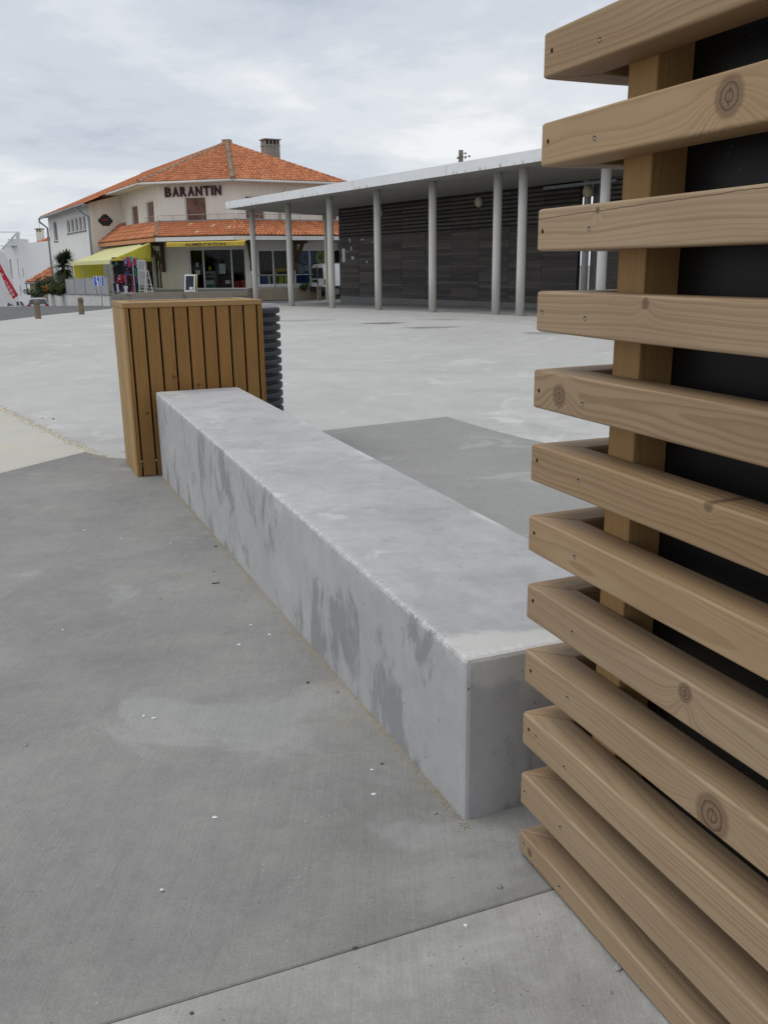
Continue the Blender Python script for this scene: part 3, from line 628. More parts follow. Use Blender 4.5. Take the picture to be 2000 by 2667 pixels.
def fascia_run(P, Q, seams):
    d = (Q-P).normalized(); n = Vector((d.y, -d.x, 0)); L = (Q-P).length
    if n.dot(-P) < 0: n = -n
    k = 0; cuts = [0]+seams+[L]
    for a, b in zip(cuts, cuts[1:]):
        a += .008; b -= .008; m = MB(); seg = max(1, int((b-a)/1.2)); vs = []; fs = []; lo = []
        rows = [(0, .0, 1.), (.03, 0, 1.), (.03, .07, .8), (.03, .14, .35), (.03, FHT, 0), (-.10, FHT+.012, 0)]
        for i in range(seg+1):
            p = P + d*(a+(b-a)*i/seg)
            for off, h, le in rows: vs.append((p.x+n.x*off, p.y+n.y*off, ZS-.012+h)); lo.append(le)
        R_ = len(rows)
        for i in range(seg):
            for j in range(R_-1): fs.append((i*R_+j, (i+1)*R_+j, (i+1)*R_+j+1, i*R_+j+1))
        m.add(vs, fs, lowedge=lo); part('fascia_panel', m, 'fascia_metal', pav)
def along_px(x, y): return (onplane(x, y, A0, FD)-A0).dot(FD)
fascia_run(A0, A1, [.5, along_px(737, 505), along_px(920, 480), along_px(1163, 440), 23., 28.5])
fascia_run(A0 + BD2*.0, A3, [4.])
m = MB(); m.prism([xy(A0), xy(A1), xy(A2), xy(A3)], ZS+.262, ZS+.275); part('roof_sheet', m, 'plinth_concrete', pav)
fl0 = [A0 + WNR*-.9 + FD*1.2, A0 + FD*30 - WNR*.9, A0 + FD*30 - WNR*7, A0 + BD2*7.4 + FD*.8]
o_ = slab('floor', [xy(p) for p in fl0], 'shaded_floor', dz=.006, gap=0, step=1.5, parent=pav)  # slab added under the roof; canopy shade put into its darker concrete
# columns
cols = [((668, 793), 4.11), ((760, 796), 4.21), ((866, 800), 4.31), ((986, 805), 4.36), ((1126, 811), 4.43), ((1290, 820), 4.42), ((1353, 823), 4.46)]
cpos = []
for (x_, y_), zt_ in cols:
    b = onz(x_, y_, 0); k = (ZS-H)/(zt_-H); cpos.append(Vector((b.x*k, b.y*k, 0)))
cd = (cpos[6]-cpos[3]).normalized()
p7 = onplane(1571, 600, cpos[6], cd); cpos.append(Vector((p7.x, p7.y, 0)))
for k in range(1, 5): p_ = p7 + cd*3.1*k; cpos.append(Vector((p_.x, p_.y, 0)))
pb = onz(855, 782, -.09); 
def column(p, mat, r=.13):
    g0 = G(p.x, p.y); mb = MB(); mb.lathe([(r, -.05), (r, 1.2), (r*.995, 2.6), (r, ZS-g0+.01)], 22, (p.x, p.y, g0)); return part('column', mb, mat, pav, smooth=True)
for p in cpos: column(p, 'column_paint')
column(pb, 'column_cream', .12)
# boarded wall: panels of horizontal boards, the upper rows set as louvres
PWID = 1.742; wz0 = .22
Mw = frame((wl.x, wl.y, 0), WDR)
ysg = -1 if (Mw.to_3x3() @ Vector((0, 1, 0))).dot(WNR) < 0 else 1      # +1: local +Y faces the plaza
def wv(x_, y_, z_): return Mw @ Vector((x_, ysg*y_, z_))
mb = MB(); mb.box((-.075, min(ysg*.06, -ysg*.25), -.4), (-.05, max(ysg*.085, -ysg*.25), ZS), Mw); part('end_trim', mb, 'cable_dark', pav); mb = MB(); mb.box((-.05, min(0, -ysg*.25), -.4), (15.45, max(0, -ysg*.25), ZS), Mw); part('wall_core', mb, 'interior_dark', pav)
mb = MB(); mb.box((-.05, min(0, ysg*.075), -.4), (15.45, max(0, ysg*.075), wz0+.02), Mw); part('plinth', mb, 'plinth_concrete', pav)
bml = {}
def bmesh_(w, h, tilt):
    k = (round(w, 3), round(h, 3), tilt)
    if k not in bml:
        mb = MB(); y0, y1 = 0., ysg*.028
        vs = [(0, 0, 0), (w, 0, 0), (w, y1, 0), (0, y1, 0), (0, 0, h), (w, 0, h), (w, y1*(1-tilt), h), (0, y1*(1-tilt), h)]
        mb.add(vs, [(0, 3, 2, 1), (4, 5, 6, 7), (0, 1, 5, 4), (1, 2, 6, 5), (2, 3, 7, 6), (3, 0, 4, 7)] if ysg > 0 else [(0, 1, 2, 3), (4, 7, 6, 5), (0, 4, 5, 1), (1, 5, 6, 2), (2, 6, 7, 3), (3, 7, 4, 0)])
        bml[k] = mb.mesh('board', 'dark_board')
    return bml[k]
nB = 0
for pnl in range(9):
    x0 = -.04+pnl*PWID - (.0 if pnl else 0.01); z_ = wz0+.03; yoff = random.uniform(0, .006)
    while z_ < ZS-.05:
        up_ = z_ > 2.75; h = .118 if not up_ else .098; per = .124 if not up_ else .15
        if z_+h > ZS: h = ZS-z_-.005
        o = obj('board', bmesh_(PWID-.014, h, .75 if up_ else .0), pav, Mw @ Matrix.Translation((x0, ysg*(.046+yoff+random.uniform(0, .005)), z_))); nB += 1; z_ += per
# doorway and the boards beyond it
xd = 15.45
mb = MB(); mb.box((xd, min(0, -ysg*.3), -.3), (xd+.14, max(0, ysg*.07), ZS), Mw); part('door_frame', mb, 'cable_dark', pav)
mb = MB(); p_ = wv(xd+.36, -.1, 0); mb.lathe([(.12, -.3), (.12, ZS)], 18, (p_.x, p_.y, 0)); part('column', mb, 'column_paint', pav, smooth=True)
mb = MB(); mb.box((xd+.5, min(-ysg*.2, -ysg*.26), -.3), (xd+1.15, max(-ysg*.2, -ysg*.26), ZS), Mw); part('door', mb, 'door_grey', pav)
mb = MB(); mb.box((xd+1.16, min(-ysg*.05, -ysg*.3), -.3), (xd+1.30, max(-ysg*.05, -ysg*.3), ZS), Mw); part('door_post', mb, 'column_cream', pav)
mb = MB(); mb.box((xd+1.31, min(0, -ysg*.25), -.4), (xd+14, max(0, -ysg*.25), ZS), Mw); part('wall_core', mb, 'interior_dark', pav)
rest = MB(); yy0, yy1 = sorted((0., ysg*.028))
for pnl in range(7):
    x0 = xd+1.33+pnl*PWID; z_ = wz0
    while z_ < ZS-.05:
        up_ = z_ > 2.75; h = .118 if not up_ else .098
        if z_+h > ZS: h = ZS-z_-.005
        rest.box((x0, yy0+ysg*.046, z_), (x0+PWID-.014, yy1+ysg*.046, z_+h), Mw); z_ += .124 if not up_ else .15
stuff(part('distant_boards', rest, 'dark_board', pav))
mb = MB(); mb.box((13.9, min(ysg*.02, ysg*.12), ZS-.16), (17.2, max(ysg*.02, ysg*.12), ZS-.07), Mw); part('cable_tray', mb, 'zinc', pav)
# round bulkhead lamps, torn posters
for (x_, y_) in ((1247, 526), (1530, 499), (990, 552)):
    p_ = onplane(x_, y_, wl + WNR*.1, WDR); Ml = frame(p_, WDR) @ Matrix.Rotation(rad(-90*ysg), 4, 'X')
    lt = thing('wall_lamp', {1247: 'round ivory bulkhead lamp on the dark boarded wall, between two columns in the middle', 1530: 'round ivory bulkhead lamp on the dark boarded wall beside the doorway', 990: 'round ivory bulkhead lamp on the dark boarded wall, half hidden by a column'}[x_], 'wall lamp', p_, 'round lamps on the boarded wall')
    mb = MB(); mb.lathe([(.20, -.03), (.20, .02), (.17, .035)], 26); part('rim', mb, 'grey_steel', lt, Ml, smooth=False)
    mb = MB(); mb.lathe([(.185, .02), (.178, .06), (.14, .10), (.07, .125), (.02, .13)], 26); part('globe', mb, 'ivory_lamp', lt, Ml, smooth=True)
def scrap(px_, w, h, lab, seed):
    p_ = onplane(px_[0], px_[1], wl + WNR*.085, WDR); rs = random.Random(seed); mb = MB(); n = 11; vs = []
    for k in range(n):
        a = 2*math.pi*k/n; rr = .5*(1 if lab[0] == 'w' else rs.uniform(.45, 1.1)); vs.append((math.cos(a)*w*rr, math.sin(a)*h*rr))
    if lab.startswith('white poster'): vs = [(-w/2, -h/2), (w/2, -h/2), (w/2, h/2), (-w/2, h/2)]
    mb.prism(vs, 0, .004); o = tag(obj('torn_poster' if 'torn' in lab else 'poster', mb.mesh('poster', 'paper'), None, frame(p_, WDR) @ Matrix.Rotation(rad(-90*ysg), 4, 'X')), lab, 'poster', 'paper scraps on the dark boards' if 'torn' in lab else None)
for i, (p_, w, h) in enumerate([((911, 626), .15, .26), ((944, 624), .28, .08), ((915, 648), .14, .3), ((919, 672), .30, .24), ((955, 682), .16, .16), ((905, 655), .12, .12), ((970, 630), .08, .14)]):
    scrap(p_, w, h, 'torn scrap of white paper stuck to the dark boarded wall', 40+i)
scrap((895, 665), .26, .62, 'white poster pasted at the very end of the dark boarded wall', 3)
# ================================================================== SHOP HOUSE
def an(a): return Vector((math.cos(rad(a)), math.sin(rad(a)), 0))
E1, LD, AD = an(29), an(119), an(-16); NA = Vector((-AD.y, AD.x, 0))
ZE = 6.4
K1 = Vector((-8.15, 52.66, 0)); K0 = K1 - AD*5.87; W1 = Vector((-8.23, 53.36, 0)); W0 = Vector((-12.93, 54.71, 0))
CB = Vector((-17.25, 62.51, 0)); CD = Vector((-19.02, 61.53, 0)); DE = Vector((-26.74, 75.46, 0))
def flat(v): return Vector((v.x, v.y, 0))
LEND = flat(onplane(107, 571, CD - E1*.5, LD)); K2 = K1 + E1*7.0; WE2 = W1 + E1*16
FLOOR = .44
hs = thing('shop_house', 'two-storey cream shop with orange tiled hip roof and tiled porch roof over its shopfront', 'house', gv(-10.5, 54))
def inward(A, B):
    d = (B-A).normalized(); n = Vector((-d.y, d.x, 0)); c_ = Vector((-6, 66, 0)) - A; return n if n.dot(c_) > 0 else -n
def wall(A, B, z0, z1, holes, mat, thick=.22, name='wall', parent=None):
    """rendered wall from A to B seen from outside, with real openings [(u0,u1,z0,z1)]"""
    d = (B-A).normalized(); L = (B-A).length; n = inward(A, B)
    us = sorted({0., L} | {max(0, min(L, h[k])) for h in holes for k in (0, 1)}); zs = sorted({z0, z1} | {h[k] for h in holes for k in (2, 3)})
    mb = MB()
    def P(u, z, o=0.): v = A + d*u + n*o; return (v.x, v.y, z)
    for a, b in zip(us, us[1:]):
        for c_, e_ in zip(zs, zs[1:]):
            um, zm = (a+b)/2, (c_+e_)/2
            if any(h[0] < um < h[1] and h[2] < zm < h[3] for h in holes): continue
            mb.add([P(a, c_), P(b, c_), P(b, e_), P(a, e_)], [(0, 1, 2, 3)])
    for h in holes:
        a, b, c_, e_ = h
        for (p1, p2) in (((a, c_), (a, e_)), ((a, e_), (b, e_)), ((b, e_), (b, c_)), ((b, c_), (a, c_))):
            mb.add([P(*p1), P(*p2), P(p2[0], p2[1], thick), P(p1[0], p1[1], thick)], [(0, 1, 2, 3)])
    return part(name, mb, mat, parent or hs)
def rect_px(A, B, x0, y0, x1, y1):
    d = (B-A).normalized(); p = onplane(x0, y0, A, d); q_ = onplane(x1, y1, A, d); pm = onplane(x0, y1, A, d); qm = onplane(x1, y0, A, d)
    u0 = ((p-A).dot(d)+(pm-A).dot(d))/2; u1 = ((q_-A).dot(d)+(qm-A).dot(d))/2; zt_ = (p.z+qm.z)/2; zb = (q_.z+pm.z)/2
    return (min(u0, u1), max(u0, u1), zb, zt_)
def wbox(A, B, u0, u1, z0, z1, o0, o1):
    """box hugging the wall line A-B; o measured outward (+) or into the wall (-)"""
    d = (B-A).normalized(); n = -inward(A, B); m = MB()
    c_ = [A + d*u + n*o for u in (u0, u1) for o in (o0, o1)]
    vs = [(c_[i].x, c_[i].y, z) for z in (z0, z1) for i in (0, 2, 3, 1)]
    return m.add(vs, [(3, 2, 1, 0), (4, 5, 6, 7), (0, 1, 5, 4), (1, 2, 6, 5), (2, 3, 7, 6), (3, 0, 4, 7)])
def shutter(A, B, h, mat, sill=True, slats=None):
    u0, u1, z0, z1 = h; m = wbox(A, B, u0+.035, u1-.035, z0+.03, z1-.03, -.16, -.13)
    if slats:
        n = int((z1-z0)/slats)
        for k in range(n): 
            m2 = wbox(A, B, u0+.04, u1-.04, z0+.03+k*slats, z0+.03+(k+.72)*slats, -.13, -.115); m.add(m2.v, m2.f)
    w = part('window', m, mat, hs)
    m = wbox(A, B, u0, u0+.06, z0, z1, -.14, -.06)
    for r in ((u1-.06, u1, z0, z1), (u0+.06, u1-.06, z1-.06, z1), (u0+.06, u1-.06, z0, z0+.06)):
        m2 = wbox(A, B, *r, -.14, -.06); m.add(m2.v, m2.f)
    part('frame', m, 'white_frame', w)
    if sill: part('sill', wbox(A, B, u0-.06, u1+.06, z0-.07, z0-.002, -.1, .06), 'plinth_concrete', w)
    return w
sA = rect_px(W0, W1, 482, 512, 538, 578); sA2 = None
gA = rect_px(W0, W1, 493, 656, 641, 753)
# walls of the chamfered front; the ground floor reaches a little further out under the porch
def upx(A, B, x_, y_=700): d = (B-A).normalized(); return (onplane(x_, y_, A, d)-A).dot(d)
W1L = W1 + AD*.93; WL2 = W1L + E1*16; ZU = 3.3
LA = (W1-W0).length
gA = (upx(W0, W1, 494), upx(W0, W1, 640), FLOOR, 2.72)
wall(W0, W1, ZU, ZE, [sA], 'render_cream'); wall(W0, W1L, -1.0, ZU, [gA], 'render_cream')
shutter(W0, W1, sA, 'shutter_brown', slats=.06)
hE = rect_px(W1, WE2, 639, 510, 690, 572); hE2 = rect_px(W1, WE2, 838, 550, 880, 577); hE2 = (hE2[0], hE2[1], hE[2], hE[3])
gE = (upx(W1L, WL2, 674), upx(W1L, WL2, 862)+2.0, .62, 2.62)
wall(W1, WE2, ZU, ZE, [hE, hE2], 'render_cream'); wall(W1L, WL2, -1.0, ZU, [gE], 'render_cream'); shutter(W1, WE2, hE, 'shutter_brown', slats=.06); shutter(W1, WE2, hE2, 'shutter_brown', slats=.06)
part('base_course', wbox(W1L, WL2, .05, 15.9, -.9, .44, .002, .05), 'render_beige', hs)
hB1 = rect_px(W0, CB, 382, 523, 402, 590); hB2 = rect_px(W0, CB, 343, 535, 361, 597)
gB = rect_px(W0, CB, 441, 668, 468, 756); dB = (.25, 1.9, FLOOR, 2.75); gC = (2.2, 8.6, FLOOR, 2.8)
wall(W0, CB, -1.0, ZE, [hB1, hB2, gC, (.3, 1.9, FLOOR, 2.75)], 'render_cream'); shutter(W0, CB, hB1, 'shutter_brown'); shutter(W0, CB, hB2, 'shutter_brown')
m = MB(); m.add([(CB.x, CB.y, -1.5), (CD.x, CD.y, -1.5), (CD.x, CD.y, 5.86), (CB.x, CB.y, ZE-.02)], [(0, 1, 2, 3)]); part('wall', m, 'render_cream', hs)
holesD = [rect_px(CD, DE, a, 566, a+8.2, 604) for a in (174.5, 185, 195.5, 206, 216.5)]
z0m = sum(h[2] for h in holesD)/5; z1m = sum(h[3] for h in holesD)/5; holesD = [(min(h[0], h[1]), max(h[0], h[1]), z0m, z1m) for h in holesD]
hD = rect_px(CD, DE, 140, 576, 150, 628); hD = (min(hD[0], hD[1]), max(hD[0], hD[1]), hD[2], hD[3])
ZD = 5.78
wall(CD, DE, -3.0, ZD, holesD+[hD], 'render_white')
for h in holesD+[hD]: shutter(CD, DE, h, 'shutter_grey')
wall(DE, DE + E1*11, -3.0, ZD, [], 'render_white'); wall(WE2, WE2 + LD*24, -1., ZE, [], 'render_cream')
# floors and rooms behind the glass
m = MB(); m.prism([xy(W0+NA*.23), xy(W1L+NA*.23), xy(W1L+E1*12+LD*.3), xy(W1L+E1*12+LD*5), xy(W0+E1*5+LD*9)], FLOOR-.1, FLOOR-.002); part('floor', m, 'interior_wall', hs)
m = MB(); m.prism([xy(W0+NA*.23), xy(W1L+NA*.23), xy(W1L+E1*12+LD*.3), xy(W1L+E1*12+LD*5), xy(W0+E1*5+LD*9)], 3.0, 3.1); part('ceiling', m, 'interior_wall', hs)
def slabwall(P, Q, z0, z1, mat, th=.1):
    d = (Q-P).normalized(); n = Vector((-d.y, d.x, 0))*th; m = MB(); m.prism([xy(P), xy(Q), xy(Q+n), xy(P+n)], z0, z1); return m
part('inner_wall', slabwall(W0+AD*.32+NA*.24, W0+AD*.32+NA*4.4, FLOOR, 3.0, ''), 'interior_dark', hs); part('inner_wall', slabwall(W1L+E1*.3+LD*.25, W1L+E1*.3+LD*4.6, FLOOR, 3.0, ''), 'interior_dark', hs); part('inner_wall', slabwall(W1L+E1*12.2+LD*.25, W1L+E1*12.2+LD*3, FLOOR, 3.0, ''), 'interior_dark', hs)
part('inner_wall', slabwall(W0+AD*.3+NA*4.2, W1L+NA*4.2, FLOOR, 3.0, ''), 'interior_dark', hs); part('inner_wall', slabwall(W1L+E1*.4+LD*2.0, W1L+E1*12+LD*2.0, FLOOR, 3.0, ''), 'interior_wall', hs)
# ---- roofs
P0 = Vector((-9.6, 60.4, 9.2)); PR = P0 + LD*21.; 
def tile_field(poly, along, name, mat, period=.21, course=.36, rad_=.095, single_tiles=False, parent=None, lift=.0, jitter=.012, crop=None):
    """interlocking half-round tiles laid in courses over the plane polygon (eave first edge), each tile real geometry"""
    o = poly[0]; ex = along.normalized(); nrm = None
    for k in range(2, len(poly)):
        nrm = ex.cross(poly[k]-o)
        if nrm.length > 1e-3: break
    nrm.normalize()
    if nrm.z < 0: nrm = -nrm
    ey = nrm.cross(ex)
    if ey.z < 0: ey = -ey
    p2 = [((p-o).dot(ex), (p-o).dot(ey)) for p in poly]
    def inside(x_, y_):
        c_ = False; n = len(p2)
        for i in range(n):
            (x1, y1), (x2, y2) = p2[i], p2[(i+1) % n]
            if (y1 > y_) != (y2 > y_) and x_ < (x2-x1)*(y_-y1)/(y2-y1)+x1: c_ = not c_
        return c_
    xs = [p[0] for p in p2]; ys = [p[1] for p in p2]; big = MB(); out = []
    ncol = int((max(xs)-min(xs))/period)+1; nrow = int((max(ys)-min(ys))/course)+1
    seg = 5
    tv = []; 
    for (yy, hh, rr) in ((-.02, .026, 1.06), (course+.03, .0, .9)):
        for k in range(seg+1):
            a = math.pi*k/seg; tv.append((-math.cos(a)*rad_*rr, yy, math.sin(a)*rad_*rr*.8+hh))
    tf = [(k, k+1, seg+2+k, seg+1+k) for k in range(seg)] + [tuple(range(seg, -1, -1))]
    shared = None
    if single_tiles: shared = MB().add(tv, tf, tile=.5).mesh('roof_tile', mat, False)
    for r_ in range(nrow):
        y_ = min(ys) + r_*course
        for c_ in range(ncol):
            x_ = min(xs) + (c_+.5)*period
            if not inside(x_, y_+course*.5) and not (r_ == 0 and inside(x_, y_+course*.15)): continue
            if crop and not crop(o+ex*x_+ey*y_): continue
            jx, jz = random.uniform(-jitter, jitter), random.uniform(0, .008); tv_ = random.random()
            if single_tiles:
                M = Matrix((( ex.x, ey.x, nrm.x, 0), (ex.y, ey.y, nrm.y, 0), (ex.z, ey.z, nrm.z, 0), (0, 0, 0, 1))); w = o + ex*(x_+jx) + ey*y_ + nrm*(lift+jz)
                M.translation = w; out.append(obj('roof_tile', shared, parent, M))
            else:
                big.add([o + ex*(x_+jx+p[0]) + ey*(y_+p[1]) + nrm*(p[2]+lift+jz) for p in tv], tf, tile=tv_)
    # pan sheet under the tiles
    m = MB(); m.add([p + nrm*(lift-.01) for p in poly], [tuple(range(len(poly)))], tile=.15); m.add([p + nrm*(lift-.07) for p in poly], [tuple(range(len(poly)))], tile=.15)
    return big, m, out
def z_(p, z): return Vector((p.x, p.y, z))
roof = part('roof', MB().add([(K0.x, K0.y, ZE), (K1.x, K1.y, ZE), tuple(P0)], [(0, 1, 2)], tile=.1), 'roof_tile', hs)
LE1 = K0 + LD*(CB-W0).dot(LD) + LD*.4
slope_out = .45; dOut = 1.55
DE0 = CD - E1*.5 - LD*.9
planes = [([z_(K0, ZE), z_(K1, ZE), P0], K1-K0), ([z_(K1, ZE), z_(K2, ZE), P0], K2-K1),
          ([z_(LE1, ZE), z_(K0, ZE), P0, PR, z_(LEND + E1*dOut, ZE)], K0-LE1),
          ([z_(LEND, ZE-slope_out*dOut*.92), z_(DE0, ZE-slope_out*dOut*.92), z_(DE0 + E1*dOut, ZE), z_(LEND + E1*dOut, ZE)], DE0-LEND)]
for poly, al in planes:
    big, m, _ = tile_field(poly, al, 'tiles', 'roof_tile')
    stuff(part('roof_tiles', big, 'roof_tile', hs)); part('roof_deck', m, 'roof_tile', hs)
m = MB(); m.add([z_(K2, ZE), z_(K2 + LD*26, ZE), PR, P0], [(0, 1, 2, 3)], tile=.4); m.add([z_(LEND, ZE-.64), z_(K2 + LD*26, ZE), PR], [(0, 1, 2)], tile=.4); part('roof_back', m, 'roof_tile', hs)
def caps(A, B, r, mat, n, name='ridge_cap', zoff=.02):
    m = MB(); d = (B-A)/n; u = d.normalized(); side = u.cross(Vector((0, 0, 1))).normalized(); upv = side.cross(u)
    for i in range(n):
        vs = []
        for f_, rr in ((-.06, 1.1), (1.03, .9)):
            for k in range(7):
                a = math.pi*k/6; p = A + d*(i+f_) + side*math.cos(a)*r*rr + upv*(math.sin(a)*r*rr+zoff); vs.append(p)
        m.add(vs, [(k, k+1, 8+k, 7+k) for k in range(6)] + [tuple(range(7))], tile=random.random())
    return stuff(part(name, m, mat, hs))
caps(z_(K1, ZE), P0, .17, 'mortar_cap', 18); caps(z_(K0, ZE), P0, .13, 'mortar_cap', 20); caps(z_(K0, ZE)+Vector((-.08, .2, .1)), P0+Vector((0, .15, .1)), .1, 'roof_tile', 20)
caps(z_(K2, ZE), P0, .12, 'roof_tile', 22); caps(P0, PR, .13, 'roof_tile', 50)
m = MB(); m.box((-.28, -.2, -.1), (.28, .2, .26), frame(P0, AD)); part('ridge_end', m, 'mortar_cap', hs, bevel=.05)
# eaves: sloping soffit slab, gutters, downpipes
def eave(A, B, wa, wb, z, name='soffit', zin=None):
    m = MB(); m.add([(A.x, A.y, z-.05), (B.x, B.y, z-.05), (wb.x, wb.y, (zin or z)-.02), (wa.x, wa.y, (zin or z)-.02)], [(0, 1, 2, 3)]); part(name, m, 'render_cream', hs)
    m = MB(); n_ = -inward(A, B)*.035; m.prism([xy(A), xy(B), xy(B+n_), xy(A+n_)], z-.13, z+.02); part('fascia_board', m, 'white_paint', hs)
def gutter(A, B, z, mat, r=.085):
    m = MB(); n_ = -inward(A, B)*(r+.03); m.tube([(A.x+n_.x, A.y+n_.y, z-.08), (B.x+n_.x, B.y+n_.y, z-.08)], r, 8); part('gutter', m, mat, hs, smooth=True)
eave(K0, K1, W0, W1, ZE); eave(K1, K2, W1, W1 + E1*7, ZE); eave(LE1, K0, CB+LD*.4, W0, ZE); eave(K2, K2+E1*9, W1+E1*7, W1+E1*16, ZE)
zDe = ZE-slope_out*dOut*.92; eave(LEND, DE0, DE+LD*.8, CD-LD*.9, zDe)
gutter(K0, K1, ZE, 'column_paint', .055); gutter(K1, K2, ZE, 'column_paint', .055); gutter(LE1, K0, ZE, 'column_paint', .055); gutter(LEND, DE0, zDe, 'zinc')
g1 = LEND - E1*.11; d1 = DE - E1*.1 + LD*.05
m = MB(); m.tube([(g1.x, g1.y, zDe-.1), (g1.x, g1.y, zDe-.35), (d1.x, d1.y, zDe-.8), (d1.x, d1.y, -3)], .075, 8); part('downpipe', m, 'zinc', hs, smooth=True)
g2 = DE0 + LD*1.8 - E1*.11; d2 = CD - E1*.09 + LD*.12
m = MB(); m.tube([(g2.x, g2.y, zDe-.1), (g2.x, g2.y, zDe-.3), (d2.x, d2.y, zDe-.75), (d2.x, d2.y, -1)], .07, 8); part('downpipe', m, 'zinc', hs, smooth=True)
p_ = K1 + E1*3.2; m = MB(); m.tube([(p_.x, p_.y, ZE-.1), (p_.x, p_.y, ZE-.35), (p_.x-.45, p_.y+.35, ZE-.75), (p_.x-.45, p_.y+.4, 4.2)], .06, 8); part('downpipe', m, 'white_paint', hs, smooth=True)
# chimney
cc = Vector((-6.95, 61.1, 0)); Mc = frame((cc.x, cc.y, 0), E1)
ch = MB(); ch.box((-.5, -.36, 7.2), (.5, .36, 9.18), Mc); chm = part('chimney', ch, 'chimney_render', hs)
for a in (-.5, -.25, .0, .25, .42): 
    m = MB(); m.box((a, -.36, 9.18), (a+.08, .36, 9.45), Mc); part('cap_pier', m, 'chimney_render', chm)
m = MB(); m.box((-.58, -.44, 9.45), (.58, .44, 9.51), Mc); part('cap_slab', m, 'plinth_concrete', chm); m = MB(); m.box((-.53, -.39, 9.09), (.53, .39, 9.16), Mc); part('cap_band', m, 'chimney_render', chm)
# ---- porch roof
PO = 2.75; ZP0, ZP1 = 3.33, 4.24
def off_corner(Pc, d1_, d2_, o): # outward offset of corner between walls with outward normals d1_, d2_
    m_ = d1_+d2_; return Pc + m_*(o/m_.dot(d1_))
PL_ = 1.62
def isect(P, d, Q, e):
    k = (Q-P); den = d.x*e.y-d.y*e.x; return P + d*((k.x*e.y-k.y*e.x)/den)
Q0 = flat(onplane(406, 620, W0 - NA*PO, AD)); Q1 = off_corner(W1, -NA, -LD, PO); QL = CB - E1*PL_; QE = W1 + E1*14 - LD*PO
pl_A = [z_(Q0, ZP0), z_(Q1, ZP0), z_(W1, ZP1), z_(W0, ZP1)]; pl_E = [z_(Q1, ZP0), z_(QE, ZP0), z_(W1+E1*14, ZP1), z_(W1, ZP1)]; pl_L = [z_(QL, ZP0), z_(Q0, ZP0), z_(W0, ZP1), z_(CB, ZP1)]
porch = part('porch_roof', MB().add([p - Vector((0, 0, .10)) for p in pl_A], [(0, 1, 2, 3)], tile=.1), 'roof_tile', hs)
big, m, tl = tile_field(pl_A, Q1-Q0, 't', 'roof_tile', .228, .40, .102, True, porch)
part('deck', m, 'roof_tile', porch)
for o in random.sample([t_ for t_ in tl], 4): o.data = o.data.copy(); o.data.materials[0] = MAT['pale_tile']
for pl, al in ((pl_E, QE-Q1), (pl_L, Q0-QL)):
    big, m, _ = tile_field(pl, al, 't', 'roof_tile', .228, .40, .102); stuff(part('roof_tiles', big, 'roof_tile', porch)); part('deck', m, 'roof_tile', porch)
caps(z_(Q0, ZP0), z_(W0, ZP1), .12, 'mortar_cap', 9); caps(z_(Q1, ZP0), z_(W1, ZP1), .12, 'roof_tile', 9)
for A, B, mat in ((Q0, Q1, 'white_paint'), (Q1, QE, 'white_paint'), (QL, Q0, 'orange_fascia')):
    n_ = -inward(A, B)*.04; m = MB(); m.prism([xy(A), xy(B), xy(B+n_), xy(A+n_)], ZP0-.24, ZP0-.03); part('porch_fascia', m, mat, hs)
m = MB(); m.add([z_(p, ZP0-.2) for p in (QL, Q0, Q1, QE, W1+E1*14, W1, W0, CB)], [(0, 1, 2, 3, 4, 5, 6, 7)]); part('porch_soffit', m, 'soffit_paint', hs)
m = MB(); 
for A, B in ((W0, W1), (W1, WE2), (W0, CB)):
    w_ = wbox(A, B, .0, (B-A).length, ZP1-.02, ZP1+.09, .003, .06); m.add(w_.v, w_.f)
part('flashing', m, 'zinc', hs)
# railing before the first-floor shutters
def railing(A, B, u0, u1, z0, hgt, n):
    m = MB(); d = (B-A).normalized(); no = -inward(A, B)*.28
    def P(u, z): v = A+d*u+no; return (v.x, v.y, z)
    m.tube([P(u0, z0+hgt), P(u1, z0+hgt)], .018, 6)
    for k in range(n+1): u = u0+(u1-u0)*k/n; m.tube([P(u, z0-.1), P(u, z0+hgt)], .014, 6)
    part('railing', m, 'grey_steel', hs)
railing(W0, W1, .1, LA+.05, ZP1+.02, .34, 5); railing(W1, WE2, .05, 9, ZP1+.02, .34, 7); railing(W0, CB, .1, 1.9, ZP1+.02, .34, 3)
# timber brackets under the porch
def bracket(P, out, reach=2.1):
    out = out.normalized(); side = Vector((-out.y, out.x, 0)); M = frame((P.x, P.y, 0), out)
    m = MB(); m.box((.01, -.10, 1.45), (.2, .10, 3.1), M); br = part('bracket', m, 'brown_bracket', hs, bevel=.02, seg=1)
    m = MB(); m.box((.2, -.08, 2.92), (reach, .08, 3.09), M); part('beam', m, 'brown_bracket', br)
    a, b = Vector((.15, 0, 1.95)), Vector((reach-.55, 0, 2.95)); dd = (b-a).normalized(); Mm = M @ frame(a, dd, (0, 1, 0)); m = MB(); m.box((0, -.085, -.085), ((b-a).length, .085, .085), Mm); part('strut', m, 'brown_bracket', br)
bracket(W0 + AD*.15, -NA-E1*.25, 1.9); bracket(W1L - AD*.05, -NA-LD*.6, 1.7); bracket(W1L + E1*upx(W1L, WL2, 770)/1., -LD, 1.7); bracket(W1L + E1*upx(W1L, WL2, 888), -LD, 1.7); bracket(W0 + LD*1.95, -E1, 1.3)
